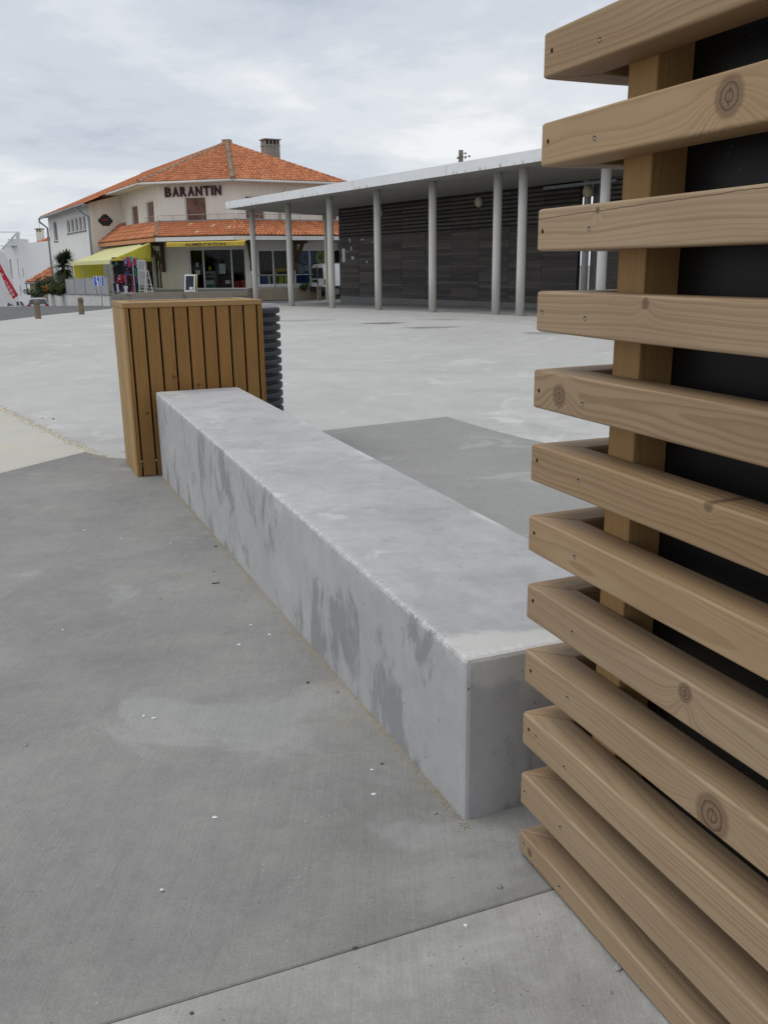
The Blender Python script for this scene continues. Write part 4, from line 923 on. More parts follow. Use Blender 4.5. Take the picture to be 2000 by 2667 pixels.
# ---- shop fronts: frames, panes
def shopfront(A, B, h, cuts, mat='white_frame', nm='shop_window', fw=.07):
    u0, u1, z0, z1 = h; us = [u0]+cuts+[u1]; root = None
    m = wbox(A, B, u0, u1, z1-fw, z1, -.16, -.06)
    w_ = wbox(A, B, u0, u1, z0, z0+fw, -.16, -.06); m.add(w_.v, w_.f)
    for u in us:
        a = min(max(u-fw/2, u0), u1-fw); w_ = wbox(A, B, a, a+fw, z0+fw, z1-fw, -.162, -.058); m.add(w_.v, w_.f)
    root = part(nm, m, mat, hs)
    for a, b in zip(us, us[1:]): part('pane', wbox(A, B, a+fw/2, b-fw/2, z0+fw, z1-fw, -.115, -.107), 'shop_glass', root)
    return root
shopfront(W0, W1L, gA, [upx(W0, W1, 530), upx(W0, W1, 603)]); shopfront(W1L, WL2, gE, [upx(W1L, WL2, x_) for x_ in (714, 769, 809, 850)])
shopfront(W0, CB, (.3, 1.9, FLOOR, 2.75), [1.1])
part('dim_back_sheet', wbox(W0, CB, 2.1, 8.7, FLOOR, 2.9, -1.5, -1.4), 'interior_dark', hs)  # near-black sheet put behind the opening as the dim shop interior
part('window_sill', wbox(W1L, WL2, gE[0]-.1, gE[1]+.1, .52, .615, -.1, .09), 'white_paint', hs)
# BARANTIN letters
def text(name, s_, size, mat, M, parent, ext=.03, off=.0):
    cu = bpy.data.curves.new(name, 'FONT'); cu.body = s_; cu.size = size; cu.extrude = ext; cu.offset = off; cu.resolution_u = 3; cu.align_x = 'LEFT'
    tmp = bpy.data.objects.new(name, cu); me = bpy.data.meshes.new_from_object(tmp); bpy.data.objects.remove(tmp); me.materials.clear(); me.materials.append(MAT[mat])
    return me
sg = thing('shop_sign', 'dark maroon raised letters BARANTIN on the cream wall under the eaves', 'shop sign', W0 + Vector((0, 0, 5.5)))
ua, ub = upx(W0, W1, 431, 500), upx(W0, W1, 583, 490); pa = onplane(431, 514, W0, AD); pb_ = onplane(583, 506, W0, AD)
zl = (pa.z+pb_.z)/2-.02; hl = .53
word = 'BARANTIN'; adv = (ub-ua)/7.55; u = ua
for chh in word:
    w_ = .42*adv if chh == 'I' else adv
    me = text('letter', chh, 1., 'sign_maroon', None, None, .035, .038); xs = [v.co.x for v in me.vertices]; ys = [v.co.y for v in me.vertices]; tw = w_*(.62 if chh == 'I' else .84); kx = tw/(max(xs)-min(xs)); ky = hl/(max(ys)-min(ys)); x0, y0 = min(xs), min(ys)
    for v in me.vertices: v.co = Vector(((v.co.x-x0)*kx, (v.co.y-y0)*ky, v.co.z))
    p = W0 + AD*u - NA*.06; obj('letter_'+chh.lower(), me, sg, frame((p.x, p.y, zl), AD) @ Matrix.Rotation(rad(90), 4, 'X')); u += w_
# plain mosaic patch where the wall carries a tile picture
mo = thing('wall_mosaic', 'small dark stepped mosaic of square tiles on the blank cream wall', 'mosaic', CB + Vector((0, 0, 4)))
mc = onplane(275, 573, CB, E1); dmo = (CD-CB).normalized()
Mm = frame(mc - LD*.012, E1); ts = .105
tme = MB().box((-ts*.47, -.012, -ts*.47), (ts*.47, 0, ts*.47)).mesh('mosaic_tile', 'mosaic_black'); tmr = MB().box((-ts*.47, -.012, -ts*.47), (ts*.47, 0, ts*.47)).mesh('mosaic_tile', 'mosaic_red')
for r_, wdt in enumerate((3, 5, 7, 9, 9, 7, 5)):
    for c_ in range(wdt):
        x_ = (c_-(wdt-1)/2)*ts; obj('mosaic_tile', tmr if (r_ == 3 and c_ in (3, 4, 5)) else tme, mo, Mm @ Matrix.Translation((x_, 0, (3-r_)*ts)))
# yellow blind with ALIMENTATION
aw = thing('shop_blind', 'narrow ochre shop blind lettered ALIMENTATION under the porch edge', 'awning', z_(Q0, 2.9))
n_ = -NA; d_ = (Q1-Q0).normalized(); ua = (onplane(433, 630, Q0-NA*.17, d_)-Q0).dot(d_); ub = (onplane(637, 620, Q0-NA*.17, d_)-Q0).dot(d_); m = MB(); vs = []; N = 60
for i in range(N+1):
    u_ = ua+(ub-ua)*i/N; p = Q0 + d_*u_
    for (o_, z) in ((-.35, 3.10), (.10, 3.03), (.16, 2.98), (.17, 2.80-.025*abs(math.sin(i*math.pi/4)))): v = p + n_*o_; vs.append((v.x, v.y, z))
m.add(vs, [(i*4+j, (i+1)*4+j, (i+1)*4+j+1, i*4+j+1) for i in range(N) for j in range(3)]); part('canvas', m, 'awning_ochre', aw)
me = text('lettering', 'ALIMENTATION', 1., 'black_print', None, None, .003, .012); xs = [v.co.x for v in me.vertices]; ys = [v.co.y for v in me.vertices]
u0_ = (onplane(482, 630, Q0+n_*.17, d_)-Q0).dot(d_); u1_ = (onplane(587, 625, Q0+n_*.17, d_)-Q0).dot(d_)
for v in me.vertices: v.co = Vector(((v.co.x-min(xs))/(max(xs)-min(xs))*(u1_-u0_), (v.co.y-min(ys))/(max(ys)-min(ys))*.165, v.co.z))
p = Q0 + d_*u0_ + n_*.176; obj('lettering', me, aw, frame((p.x, p.y, 2.81), d_) @ Matrix.Rotation(rad(90), 4, 'X'))
# ================================================================== TERRACE, RETAINING WALL, STALL
TZ = .30
T0 = flat(onz(292, 769, TZ)); T1 = Vector((-7.9, 49.6, 0)); TL = T0 + LD*19.5
ter = thing('shop_terrace', 'raised grey concrete terrace in front of the shop', 'terrace', z_(T0, -.4))
m = MB(); m.prism([xy(TL), xy(T0), xy(T1), xy(W1L+E1*.1-LD*.1), xy(W1L-NA*.02), xy(W0-NA*.02-E1*.02), xy(CB-E1*.02-LD*.02), xy(CD-LD*.02-E1*.02), xy(CD-E1*.02+LD*13)], -1.6, TZ); part('slab', m, 'terrace_concrete', ter)
m = MB(); m.prism([xy(W0-NA*.6-E1*.3), xy(W1L-NA*.6), xy(W1L-NA*.03), xy(W0-NA*.03-E1*.03), xy(CB-E1*.03-LD*.05), xy(CB-E1*.9-LD*.05), xy(W0-E1*.9)], TZ-.02, FLOOR-.004); part('step', m, 'concrete_grey', ter)
nrw = -inward(T0, TL)
rw = thing('retaining_wall', 'low white panelled retaining wall below the grey fence and bushes', 'wall', z_(T0, -.5))
NP = 8; Lr = 19.5
for k in range(NP):
    a, b = T0 + LD*(Lr*k/NP+.015), T0 + LD*(Lr*(k+1)/NP-.015); zz = TZ-.02-.30*k/NP
    m = MB(); m.prism([xy(a+nrw*.01), xy(b+nrw*.01), xy(b+nrw*.14), xy(a+nrw*.14)], -3.0, zz); part('panel', m, 'white_retaining', rw)
m = MB(); 
for k in range(NP):
    a, b = T0 + LD*(Lr*k/NP), T0 + LD*(Lr*(k+1)/NP-.001); zz = TZ-.02-.30*k/NP
    m.prism([xy(a-nrw*.05), xy(b-nrw*.05), xy(b+nrw*.17), xy(a+nrw*.17)], zz, zz+.06)
part('coping', m, 'plinth_concrete', rw)
nA2 = -NA
m = MB(); dT = (T1-T0).normalized(); nT = Vector((dT.y, -dT.x, 0)); m.prism([xy(T0+nT*.01), xy(T1+nT*.01), xy(T1+nT*.15), xy(T0+nT*.15)], -1., TZ-.04); part('end_panel', m, 'terrace_concrete', rw)
# corrugated fence
fn = thing('sheet_fence', 'grey corrugated sheet fence standing on the white retaining wall', 'fence', z_(T0, TZ))
f0, f1 = flat(onplane(283, 745, T0+nrw*.03, LD)), flat(onplane(173, 745, T0+nrw*.03, LD)); Lf = (f1-f0).length; nS = 4
for k in range(nS):
    a = f0 + LD*(Lf*k/nS+.02); n = 44; vs = []; w = Lf/nS-.04; zb = TZ+.03-.30*((a-T0).dot(LD))/Lr
    for i in range(n+1):
        p = a + LD*(w*i/n) + nrw*(.018 if (i % 4) in (1, 2) else -.012); vs += [(p.x, p.y, zb), (p.x, p.y, zb+.86)]
    m = MB(); m.add(vs, [(2*i, 2*i+2, 2*i+3, 2*i+1) for i in range(n)]); part('sheet', m, 'corrugated_grey', fn)
for k in range(nS+1):
    p = f0 + LD*(Lf*k/nS); zb = TZ-.30*((p-T0).dot(LD))/Lr; m = MB(); m.box((-.025, -.03, zb), (.025, .03, zb+.95), frame((p.x, p.y, 0), LD)); part('post', m, 'grey_steel', fn)
m = MB(); a, b = f0-nrw*.02, f1-nrw*.02; m.tube([(a.x, a.y, TZ+.92), (b.x, b.y, TZ+.75)], .02, 6); part('top_rail', m, 'grey_steel', fn)
# yellow stall canopy
cs = thing('stall_canopy', 'sloping yellow canvas stall canopy on steel poles beside the shop', 'awning', z_(T0, TZ))
AF = onplane(288, 676, T0, LD); AFR = flat(AF); AFL = AFR + LD*10.6; ABR = flat(onplane(393, 640, Q0 - E1*.06, LD)); ABL = ABR + LD*10.2
zf, zb_ = 2.10, 3.05
def cvs(A, B, C, D, z1, z2, n=24, k=6, sag=.05):
    m = MB(); vs = []
    for i in range(n+1):
        for j in range(k+1):
            u, v = i/n, j/k; p = (A*(1-u)+B*u)*(1-v) + (D*(1-u)+C*u)*v; z = z1+(z2-z1)*v - sag*math.sin(math.pi*v) - .03*math.sin(u*6*math.pi)**2*(1-v) + .012*noise.noise(Vector((u*9, v*4, 1))); vs.append((p.x, p.y, z))
    m.add(vs, [(i*(k+1)+j, (i+1)*(k+1)+j, (i+1)*(k+1)+j+1, i*(k+1)+j+1) for i in range(n) for j in range(k)]); return m
part('canopy', cvs(AFR, AFL, ABL, ABR, zf, zb_), 'yellow_pale', cs, smooth=True)
m = MB(); vs = []; N = 48
for i in range(N+1):
    p = AFR + (AFL-AFR)*i/N - E1*.03; vs += [(p.x, p.y, zf+.02), (p.x-.02, p.y-.01, zf-.17-.04*abs(math.sin(i*math.pi/3)))]
m.add(vs, [(2*i, 2*i+2, 2*i+3, 2*i+1) for i in range(N)]); part('valance', m, 'yellow_pale', cs)
m = MB(); vs = []; N = 14; K = 5
for i in range(N+1):
    u = i/N; p = AFR + (ABR-AFR)*u; zt_ = zf+(zb_-zf)*u; zbt = zf-.02-.0*u-.04*u
    for j in range(K+1):
        v = j/K; wob = .05*math.sin(u*22+v*3)*v*u; vs.append((p.x+wob*LD.x*-1, p.y+wob*LD.y*-1-.02, zt_*(1-v)+zbt*v))
m.add(vs, [(i*(K+1)+j, (i+1)*(K+1)+j, (i+1)*(K+1)+j+1, i*(K+1)+j+1) for i in range(N) for j in range(K)]); part('side_sheet', m, 'yellow_fabric', cs, smooth=True)
m = MB(); pL = AFL + E1*.1; pR = AFL + E1*1.9; m.add([z_(pL, .0), z_(pR, .0), z_(pR, zf+.1), z_(pL, zf)], [(0, 1, 2, 3)]); part('end_sheet', m, 'yellow_fabric', cs)
for p, zt_ in ((AFR, zf), (AFL, zf), (AFR+LD*7.0, zf), (ABR - LD*.15, 2.25), (AFR+E1*1.2+LD*.2, 2.3)):
    m = MB(); m.tube([(p.x, p.y, -.1), (p.x, p.y, zt_)], .035, 8); part('pole', m, 'grey_steel', cs)
m = MB(); m.tube([z_(AFR, zf-.03), z_(AFL, zf-.03)], .03, 8); part('front_bar', m, 'grey_steel', cs)
m = MB(); m.tube([z_(AFR, zf-.03), z_(ABR-LD*.15, 2.2)], .025, 8); part('side_bar', m, 'awning_ochre', cs)
# clothes racks under it
cl = ['pink_cloth', 'purple_cloth', 'teal_cloth', 'white_cloth', 'black_cloth', 'navy_cloth', 'red_plastic', 'pink_cloth', 'black_cloth', 'purple_cloth', 'sky_blue', 'black_cloth']
def garment(M, w, h, mat, parent, sd):
    rs = random.Random(sd); m = MB(); pr_ = [(-.5, 0), (.5, 0), (.62, -.3), (.40, -.34), (.44, -1), (-.44, -1), (-.40, -.34), (-.62, -.3)]
    m.prism([(a*w+rs.uniform(-.02, .02), b*h) for a, b in pr_], -.03, .03, M @ Matrix.Rotation(rad(90), 4, 'X')); return part('garment', m, mat, parent)
labs = ['steel rack of pink and purple children clothes under the yellow canopy, beside the corner pole', 'steel rack of mixed coloured clothes under the yellow canopy, next to the white grid stand', 'added steel rack of all-black clothes standing in for the dark shop interior']
for r_, (xa, xb, yb, dep) in enumerate([(300, 330, 757, .5), (333, 364, 757, .9), (303, 360, 752, 2.3)]):
    lineA = T0 + E1*(dep+.35) + LD*.5
    dv = Vector((.93, .37, 0)).normalized(); a, b = flat(onplane(xa, yb, lineA, dv)), flat(onplane(xb, yb, lineA, dv))
    rk = thing('clothes_rack', labs[r_], 'clothes rack', z_(a, TZ), 'clothes racks under the yellow canopy'); hh = 1.95 if r_ < 2 else 1.7
    m = MB(); m.tube([z_(a, TZ), z_(a, TZ+hh), z_(b, TZ+hh), z_(b, TZ)], .022, 6); m.tube([z_(a, TZ+1.0), z_(b, TZ+1.0)], .018, 6); part('frame', m, 'grey_steel', rk)
    n = 9; k0 = 0
    for lev in (hh-.04, 1.45, .98, .55):
        for k in range(n):
            p = a.lerp(b, (k+.5)/n); M = frame((p.x, p.y, TZ+lev+random.uniform(-.1, .08)), (b-a).normalized()) @ Matrix.Rotation(rad(random.uniform(-55, 55)), 4, 'Z')
            garment(M, random.uniform(.10, .2), random.uniform(.26, .46), 'black_cloth' if r_ == 2 or random.random() < .3 else random.choice(cl), rk, r_*100+k0); k0 += 1  # last rack all black: dimness of the shop behind put into its cloth
# white folding stands
def easel(name, lab, xa, xb, ytop, yb, off, grid):
    lineA = T0 + E1*off; dv = Vector((.95, .3, 0)).normalized(); a, b = flat(onplane(xa, yb, lineA, dv)), flat(onplane(xb, yb, lineA, dv)); top = onplane((xa+xb)/2, ytop, lineA, dv)
    root = thing(name, lab, 'display stand', z_(a, TZ)); c_ = z_((a+b)/2, top.z); nd = Vector((-dv.y, dv.x, 0)); m = MB()
    wt = .12 if not grid else .5; ca, cb3 = c_ - dv*(b-a).length*wt, c_ + dv*(b-a).length*wt
    m.tube([z_(a, TZ), ca], .022, 6); m.tube([z_(b, TZ), cb3], .022, 6); m.tube([ca, cb3], .02, 6); part('front_legs', m, 'steel_white', root)
    m = MB(); m.tube([z_(a+nd*.7, TZ), ca], .02, 6); m.tube([z_(b+nd*.7, TZ), cb3], .02, 6); part('back_legs', m, 'steel_white', root)
    m = MB(); 
    for k in (.12, .42, .7): m.tube([z_(a, TZ).lerp(ca, k), z_(b, TZ).lerp(cb3, k)], .016, 6)
    part('cross_bars', m, 'steel_white', root)
    if grid:
        m = MB()
        for k in range(10): m.tube([z_(a, TZ).lerp(z_(b, TZ), k/9)+Vector((0, 0, .5)), ca.lerp(cb3, k/9)], .008, 4)
        for k in range(14): z0 = .3+.68*k/13; m.tube([z_(a, TZ).lerp(ca, z0), z_(b, TZ).lerp(cb3, z0)], .008, 4)
        part('grid', m, 'steel_white', root)
easel('grid_stand', 'tall white wire grid stand at the edge of the yellow canopy', 365, 384, 678, 762, 1.2, True)
easel('easel_stand', 'white folding A-shaped easel in front of the wire grid stand', 377, 400, 706, 763, 1.0, False)
# chalkboard on the terrace
cbp = flat(onz(495, 764, TZ)); sb = thing('sandwich_board', 'white-framed black chalk sandwich board standing before the shop entrance', 'sandwich board', z_(cbp, TZ)); hb = 1.02
Ms = frame(z_(cbp, TZ), AD)
for s_, tl_ in ((1, -.16), (-1, .16)):
    Mt = Ms @ Matrix.Translation((0, .25 if s_ < 0 else -.0, 0)) @ Matrix.Rotation(tl_*s_*(1 if s_ > 0 else 1), 4, 'X')
    m = MB(); m.box((-.32, -.015, 0), (-.25, .015, hb), Mt); m.box((.25, -.015, 0), (.32, .015, hb), Mt); m.box((-.25, -.015, hb-.08), (.25, .015, hb), Mt); m.box((-.25, -.015, .1), (.25, .015, .17), Mt); part('frame', m, 'yellow_pale' if s_ < 0 else 'white_frame', sb)
    m = MB(); m.box((-.25, -.008, .17), (.25, .008, hb-.08), Mt); part('board', m, 'chalkboard', sb)
m = MB(); m.box((-.02, -.03, .2), (.2, -.012, .34), Ms @ Matrix.Rotation(-.16, 4, 'X')); part('note', m, 'paper', sb)
# ---- goods seen through the glass
def good(name, lab, cat, A, B, x0, y0, x1, y1, depth, th, mat, group=None, bevel=.02):
    d = (B-A).normalized(); n = inward(A, B); A2 = A + n*depth; u0, u1, z0, z1 = rect_px(A2, A2+d, x0, y0, x1, y1) if False else (0, 0, 0, 0)
    p = onplane(x0, y0, A2, d); q_ = onplane(x1, y1, A2, d); m = MB(); M = frame((A2.x, A2.y, 0), d); a = (p-A2).dot(d); b = (q_-A2).dot(d); sgn = 1 if (M.to_3x3() @ Vector((0, 1, 0))).dot(n) > 0 else -1
    zb = max(q_.z, FLOOR); m.box((a, min(0, sgn*th), zb), (b, max(0, sgn*th), p.z), M); base = A2 + d*((a+b)/2)
    return single(name, m, mat, z_(base, zb), lab, cat, group, bevel=bevel)
good('drinks_fridge', 'glass-fronted grey drinks fridge inside the shop entrance', 'fridge', W0, W1, 533, 707, 562, 753, .9, .6, 'corrugated_grey')
for k in range(4): good('shelf_goods', 'row of dark goods on a shelf of the drinks fridge', 'goods', W0, W1, 536, 712+k*10, 558, 719+k*10, .86, .05, ['interior_wall', 'bumper_grey', 'paper', 'green_plastic'][k], 'goods on the fridge shelves', .005)
good('poster', 'large white notice hung inside the shop entrance window', 'poster', W0, W1, 570, 687, 588, 713, .5, .01, 'paper', None, 0)
good('poster', 'small white notice low on the shop entrance glass, by the bottles', 'poster', W0, W1, 587, 730, 600, 739, .5, .01, 'paper', None, 0)
good('poster', 'pale blue notice on the sliding entrance door', 'poster', W0, W1, 509, 704, 522, 715, .3, .01, 'paper', None, 0)
good('poster', 'narrow white notice high on the sliding entrance door', 'poster', W0, W1, 511, 684, 517, 695, .3, .01, 'paper', None, 0)
good('bottle_rack', 'dark red rack of bottles beside the drinks fridge', 'bottle rack', W0, W1, 563, 716, 603, 752, 1.3, .4, 'sign_maroon')
good('red_tub', 'bright red tub in the shop corner window', 'tub', W0, W1, 611, 731, 624, 752, .5, .4, 'red_plastic', 'red tubs in the shop window', .05); good('red_tub', 'bright red tub in the shop corner window', 'tub', W0, W1, 626, 729, 640, 752, .5, .4, 'red_plastic', 'red tubs in the shop window', .05)
good('packet', 'small yellow packet on top of the drinks fridge', 'packet', W0, W1, 543, 693, 550, 705, .9, .15, 'yellow_plastic')
good('bodyboard', 'dark blue bodyboard standing in the side window', 'bodyboard', W1L, WL2, 681, 716, 697, 748, .4, .06, 'blue_plastic', None, .025); good('bodyboard', 'white bodyboard with red print next to the blue one', 'bodyboard', W1L, WL2, 698, 715, 706, 748, .4, .06, 'paper', None, .02)
good('display_stand', 'yellow display stand behind the side window', 'display stand', W1L, WL2, 716, 699, 753, 748, .9, .5, 'yellow_plastic', None, .02); good('recess_shade', 'dark sheet painted as the shade inside the yellow display stand', 'display', W1L, WL2, 724, 708, 751, 747, .86, .03, 'interior_dark', None, 0)  # thin dark sheet stands for the shade inside the stand
for k, (a, b) in enumerate(((726, 740), (741, 755))): good('beach_mat', 'lime green flip-flop shaped board before the yellow stand', 'board', W1L, WL2, a, 718, b, 747, .6, .05, 'lime_plastic', 'lime boards by the yellow stand', .03)
good('shelf_unit', 'pale shelf unit behind the side window beside the van', 'shelf', W1L, WL2, 777, 687, 806, 712, .8, .3, 'paper', None, 0)
for k, (a, b, c_, e_) in enumerate(((776, 788, 716, 742), (789, 797, 714, 742), (797, 806, 706, 742))): good('beach_float', ['navy inflatable float on the window floor, nearest the lime boards', 'mid blue inflatable float squeezed between two others', 'light blue round inflatable float beside the van'][k], 'float', W1L, WL2, a, c_, b, e_, .5, .25, ['blue_plastic', 'blue_plastic', 'sky_blue'][k], 'inflatable floats in the side window', .06)
def torus(name, lab, px, py, R_, r_, mat, A, B, depth):
    d = (B-A).normalized(); n = inward(A, B); c_ = onplane(px, py, A+n*depth, d); m = MB(); vs = []; a1, a2 = 20, 8
    for i in range(a1):
        for j in range(a2):
            t_, p_ = 2*math.pi*i/a1, 2*math.pi*j/a2; v = c_ + d*math.cos(t_)*(R_+r_*math.cos(p_)) + Vector((0, 0, 1))*math.sin(t_)*(R_+r_*math.cos(p_))*1.25 + n*r_*math.sin(p_); vs.append(v)
    m.add(vs, [(i*a2+j, ((i+1) % a1)*a2+j, ((i+1) % a1)*a2+(j+1) % a2, i*a2+(j+1) % a2) for i in range(a1) for j in range(a2)]); single(name, m, mat, c_, lab, 'swim ring', 'swim rings hung in the side window', smooth=True)
torus('swim_ring', 'blue swim ring hanging above the pale shelf unit', 793, 671, .23, .12, 'sky_blue', W1L, WL2, .45); torus('swim_ring', 'green swim ring hanging behind the side window', 834, 671, .23, .11, 'lime_plastic', W1L, WL2, .45); torus('swim_ring', 'navy swim ring hanging beside the green one', 818, 671, .23, .11, 'blue_plastic', W1L, WL2, .6)
# handrail along the side window
hr = thing('handrail', 'grey tubular handrail running in front of the side window', 'handrail', gv(-7, 51)); lA = W1L - LD*.9
def rail_pt(x_, y_): p = onplane(x_, y_, lA, E1); return p
m = MB(); ra, rb = rail_pt(655, 717), rail_pt(880, 714); zz = (ra.z+rb.z)/2; m.tube([z_(ra, zz), z_(rb, zz)], .035, 8); part('rail', m, 'grey_steel', hr)
for x_ in (656, 715, 770, 845): p = rail_pt(x_, 716); m = MB(); m.tube([z_(p, G(p.x, p.y)-.1), z_(p, zz)], .035, 8); part('post', m, 'grey_steel', hr)
# ================================================================== STREET FURNITURE
def bollard(px, ytop, ybase, lab, w=.15):
    b = ong(px, ybase); t_ = onplane(px, ytop, b, Vector((1, 0, 0))); h = t_.z-b.z; m = MB(); r = w/2
    m.lathe([(r*1.02, -.1), (r, .2), (r*.97, h*.7), (r*.98, h-.03), (r*.86, h), (r*.4, h+.006)], 12, b)
    M = Matrix.Translation(b); m.v = [p-b for p in m.v]; o = obj('bollard', None, None, M); tag(o, lab, 'bollard', 'timber bollards round the plaza'); part('shaft', m, 'weathered_bollard', o, M, smooth=False)
    m = MB(); m.lathe([(r*1.05, h*.78), (r*1.05, h*.82)], 12); part('groove_band', m, 'bark', o, M)
bollard(101, 782, 830, 'reddish weathered timber bollard at the asphalt edge, with the parked hatchback beyond', .21); bollard(214, 775, 819, 'grey weathered timber bollard before the white retaining wall', .21)
bollard(653, 750, 791, 'dark timber bollard at the end of the low timber barrier', .26); bollard(832, 744, 782, 'short timber bollard right behind the white van', .25)
# low timber barrier
ba = flat(onz(312, 772, .42)); bb = flat(onz(648, 767, .42)); bd = (bb-ba).normalized(); br = thing('timber_barrier', 'low grey timber barrier rail running behind the bin screen', 'barrier', gv(ba.x, ba.y))
nb = 2
for k in range(nb):
    a, b = ba.lerp(bb, k/nb)+bd*.02, ba.lerp(bb, (k+1)/nb)-bd*.02; m = MB(); L = (b-a).length; m.box((0, -.06, -.105), (L, .06, .105)); part('beam', m, 'grey_timber', br, frame(z_(a, .47), bd), bevel=.015)
for k in range(nb+1):
    p = ba.lerp(bb, k/nb)+Vector((-bd.y, bd.x, 0))*.13; m = MB(); m.box((-.07, -.07, 0), (.07, .07, .5-G(p.x, p.y)+.04)); part('post', m, 'grey_timber', br, frame(gv(p.x, p.y, -.05), bd), bevel=.01)
p = onz(334, 764, .62); m = MB(); tb = thing('capped_post', 'short grey post with a wide flat cap behind the timber barrier', 'post', gv(p.x, p.y)); m.box((-.09, -.09, G(p.x, p.y)-.05), (.09, .09, .58), frame((p.x, p.y, 0), bd)); part('shaft', m, 'grey_timber', tb); m = MB(); m.box((-.26, -.2, .58), (.26, .2, .65), frame((p.x, p.y, 0), bd)); part('cap', m, 'terrace_concrete', tb, bevel=.015)
# blue information sign
bp = flat(onplane(264, 760, T0 + nrw*.7, LD)); bp.z = G(bp.x, bp.y); sgn_ = thing('blue_sign', 'square blue road sign with white marks on a grey post before the fence', 'road sign', bp); c_ = onplane(259, 732, bp, Vector((1, 0, 0))); Msn = frame(c_, Vector((1, .06, 0)))
m = MB(); m.tube([bp-Vector((0, 0, .1)), (bp.x, bp.y, c_.z+.2)], .03, 8); part('post', m, 'grey_steel', sgn_)
S_ = .235; m = MB(); m.box((-S_-.02, -.06, -S_-.02), (S_+.02, -.045, S_+.02), Msn); part('backing', m, 'sign_white', sgn_); m = MB(); m.box((-S_, -.066, -S_), (S_, -.061, S_), Msn); part('panel', m, 'sign_blue', sgn_)
for poly in ([(-.13, .235), (-.05, .235), (-.09, .05), (-.02, -.02), (-.02, -.235), (-.13, -.235), (-.10, -.1), (-.15, .02)], [(.02, .235), (.07, .235), (.085, -.235), (.035, -.235)], [(.12, .235), (.155, .235), (.155, -.235), (.12, -.235)]):
    m = MB(); m.prism(poly, 0, .003, Msn @ Matrix.Translation((0, -.067, 0)) @ Matrix.Rotation(rad(90), 4, 'X')); part('mark', m, 'sign_white', sgn_)
# two backs of sign panels near the columns
for (xp, yb, xs0, xs1, y0, y1, lab) in ((708, 756, 696.5, 707.5, 654, 702, 'blank white sign panel on a shorter grey post outside the side window'), (713, 773, 709, 720, 651, 700, 'blank white sign panel on a taller grey post outside the side window')):
    b = ong(xp, 773 if yb > 760 else 768); s_ = thing('sign_post', lab, 'road sign', b, 'pair of sign posts by the side window'); X1 = Vector((1, .1, 0)); t_ = onplane(xp-3, y0, b, X1); m = MB(); m.tube([b-Vector((0, 0, .1)), (b.x, b.y, t_.z)], .04, 8); part('post', m, 'grey_steel', s_)
    p, q_ = onplane(xs0, y0, b, X1), onplane(xs1, y1, b, X1); m = MB(); m.box((p.x, b.y-.06, q_.z), (q_.x, b.y-.045, p.z)); part('panel', m, 'sign_white', s_)
# utility pole behind the pavilion
up_ = ony(1200, 391, 70.); ut = thing('utility_pole', 'concrete utility pole top with insulators showing above the pavilion roof', 'utility pole', gv(up_.x, up_.y)); m = MB(); m.tube([gv(up_.x, up_.y), up_], [.26, .17], 10); part('shaft', m, 'pole_concrete', ut)
for k, (dx, dz) in enumerate(((-.25, -.55), (.33, -.25), (.33, -.55), (.33, -.9), (.62, -.45))):
    m = MB(); p = up_ + Vector((dx, -.2, dz)); m.tube([up_ + Vector((0, -.1, dz)), p], .02, 6); part('arm', m, 'cable_dark', ut); m = MB(); m.lathe([(.03, -.08), (.06, -.04), (.045, 0), (.06, .04), (.03, .08)], 8, p); part('insulator', m, 'cable_dark', ut)
# ================================================================== VEHICLES
def hull(sec, M):
    """body lofted through cross-sections: list of (x, [(y,z)...]) with equal point counts, mirrored about y=0"""
    m = MB(); n = None
    for x_, pts in sec:
        ring = [(x_, y, z) for y, z in pts] + [(x_, -y, z) for y, z in reversed(pts)]; n = len(ring); m.v += [M @ Vector(p) for p in ring]
    for i in range(len(sec)-1):
        for k in range(n): m.f.append((i*n+k, (i+1)*n+k, (i+1)*n+(k+1) % n, i*n+(k+1) % n))
    m.f += [tuple(range(n)), tuple(range(len(sec)*n-1, (len(sec)-1)*n-1, -1))]; return m
def wheel(root, M, x_, y_, r=.30, w=.18):
    m = MB(); c_ = M @ Vector((x_, y_, r)); ax = (M.to_3x3() @ Vector((0, 1, 0))); m.tube([c_-ax*w/2, c_-ax*w*.4, c_+ax*w*.4, c_+ax*w/2], [r*.92, r, r, r*.92], 22); wh = part('wheel', m, 'tyre_black', root, smooth=False)
    m = MB(); s_ = 1 if y_ > 0 else -1; m.tube([c_+ax*s_*w*.45, c_+ax*s_*w*.53], [r*.62, r*.55], 16); part('rim', m, 'wheel_grey', wh)
vr = onz(829, 772, -.05); VD = an(33); Mv = frame(Vector((vr.x, vr.y, -.10)) , VD) @ Matrix.Scale(1.05, 4)   # local X forward; rear at x=0
van = thing('delivery_van', 'small white panel van with two glazed rear doors parked beside the shop', 'van', Mv.translation)
def vs_(x_, hw, zr, zlo=.32): return (x_, [(hw*.96, zlo), (hw, .55), (hw, .95), (hw*.96, 1.3), (hw*.88, zr-.14), (hw*.76, zr-.03), (hw*.4, zr), (0.001, zr+.01)])
part('body', hull([vs_(.0, .74, 1.70), vs_(.04, .80, 1.78), vs_(.3, .835, 1.82), vs_(1.6, .84, 1.84), vs_(2.5, .84, 1.80), vs_(3.1, .82, 1.25), vs_(3.7, .80, 1.08), vs_(3.98, .70, .90)], Mv), 'van_white', van, smooth=False, bevel=.02)
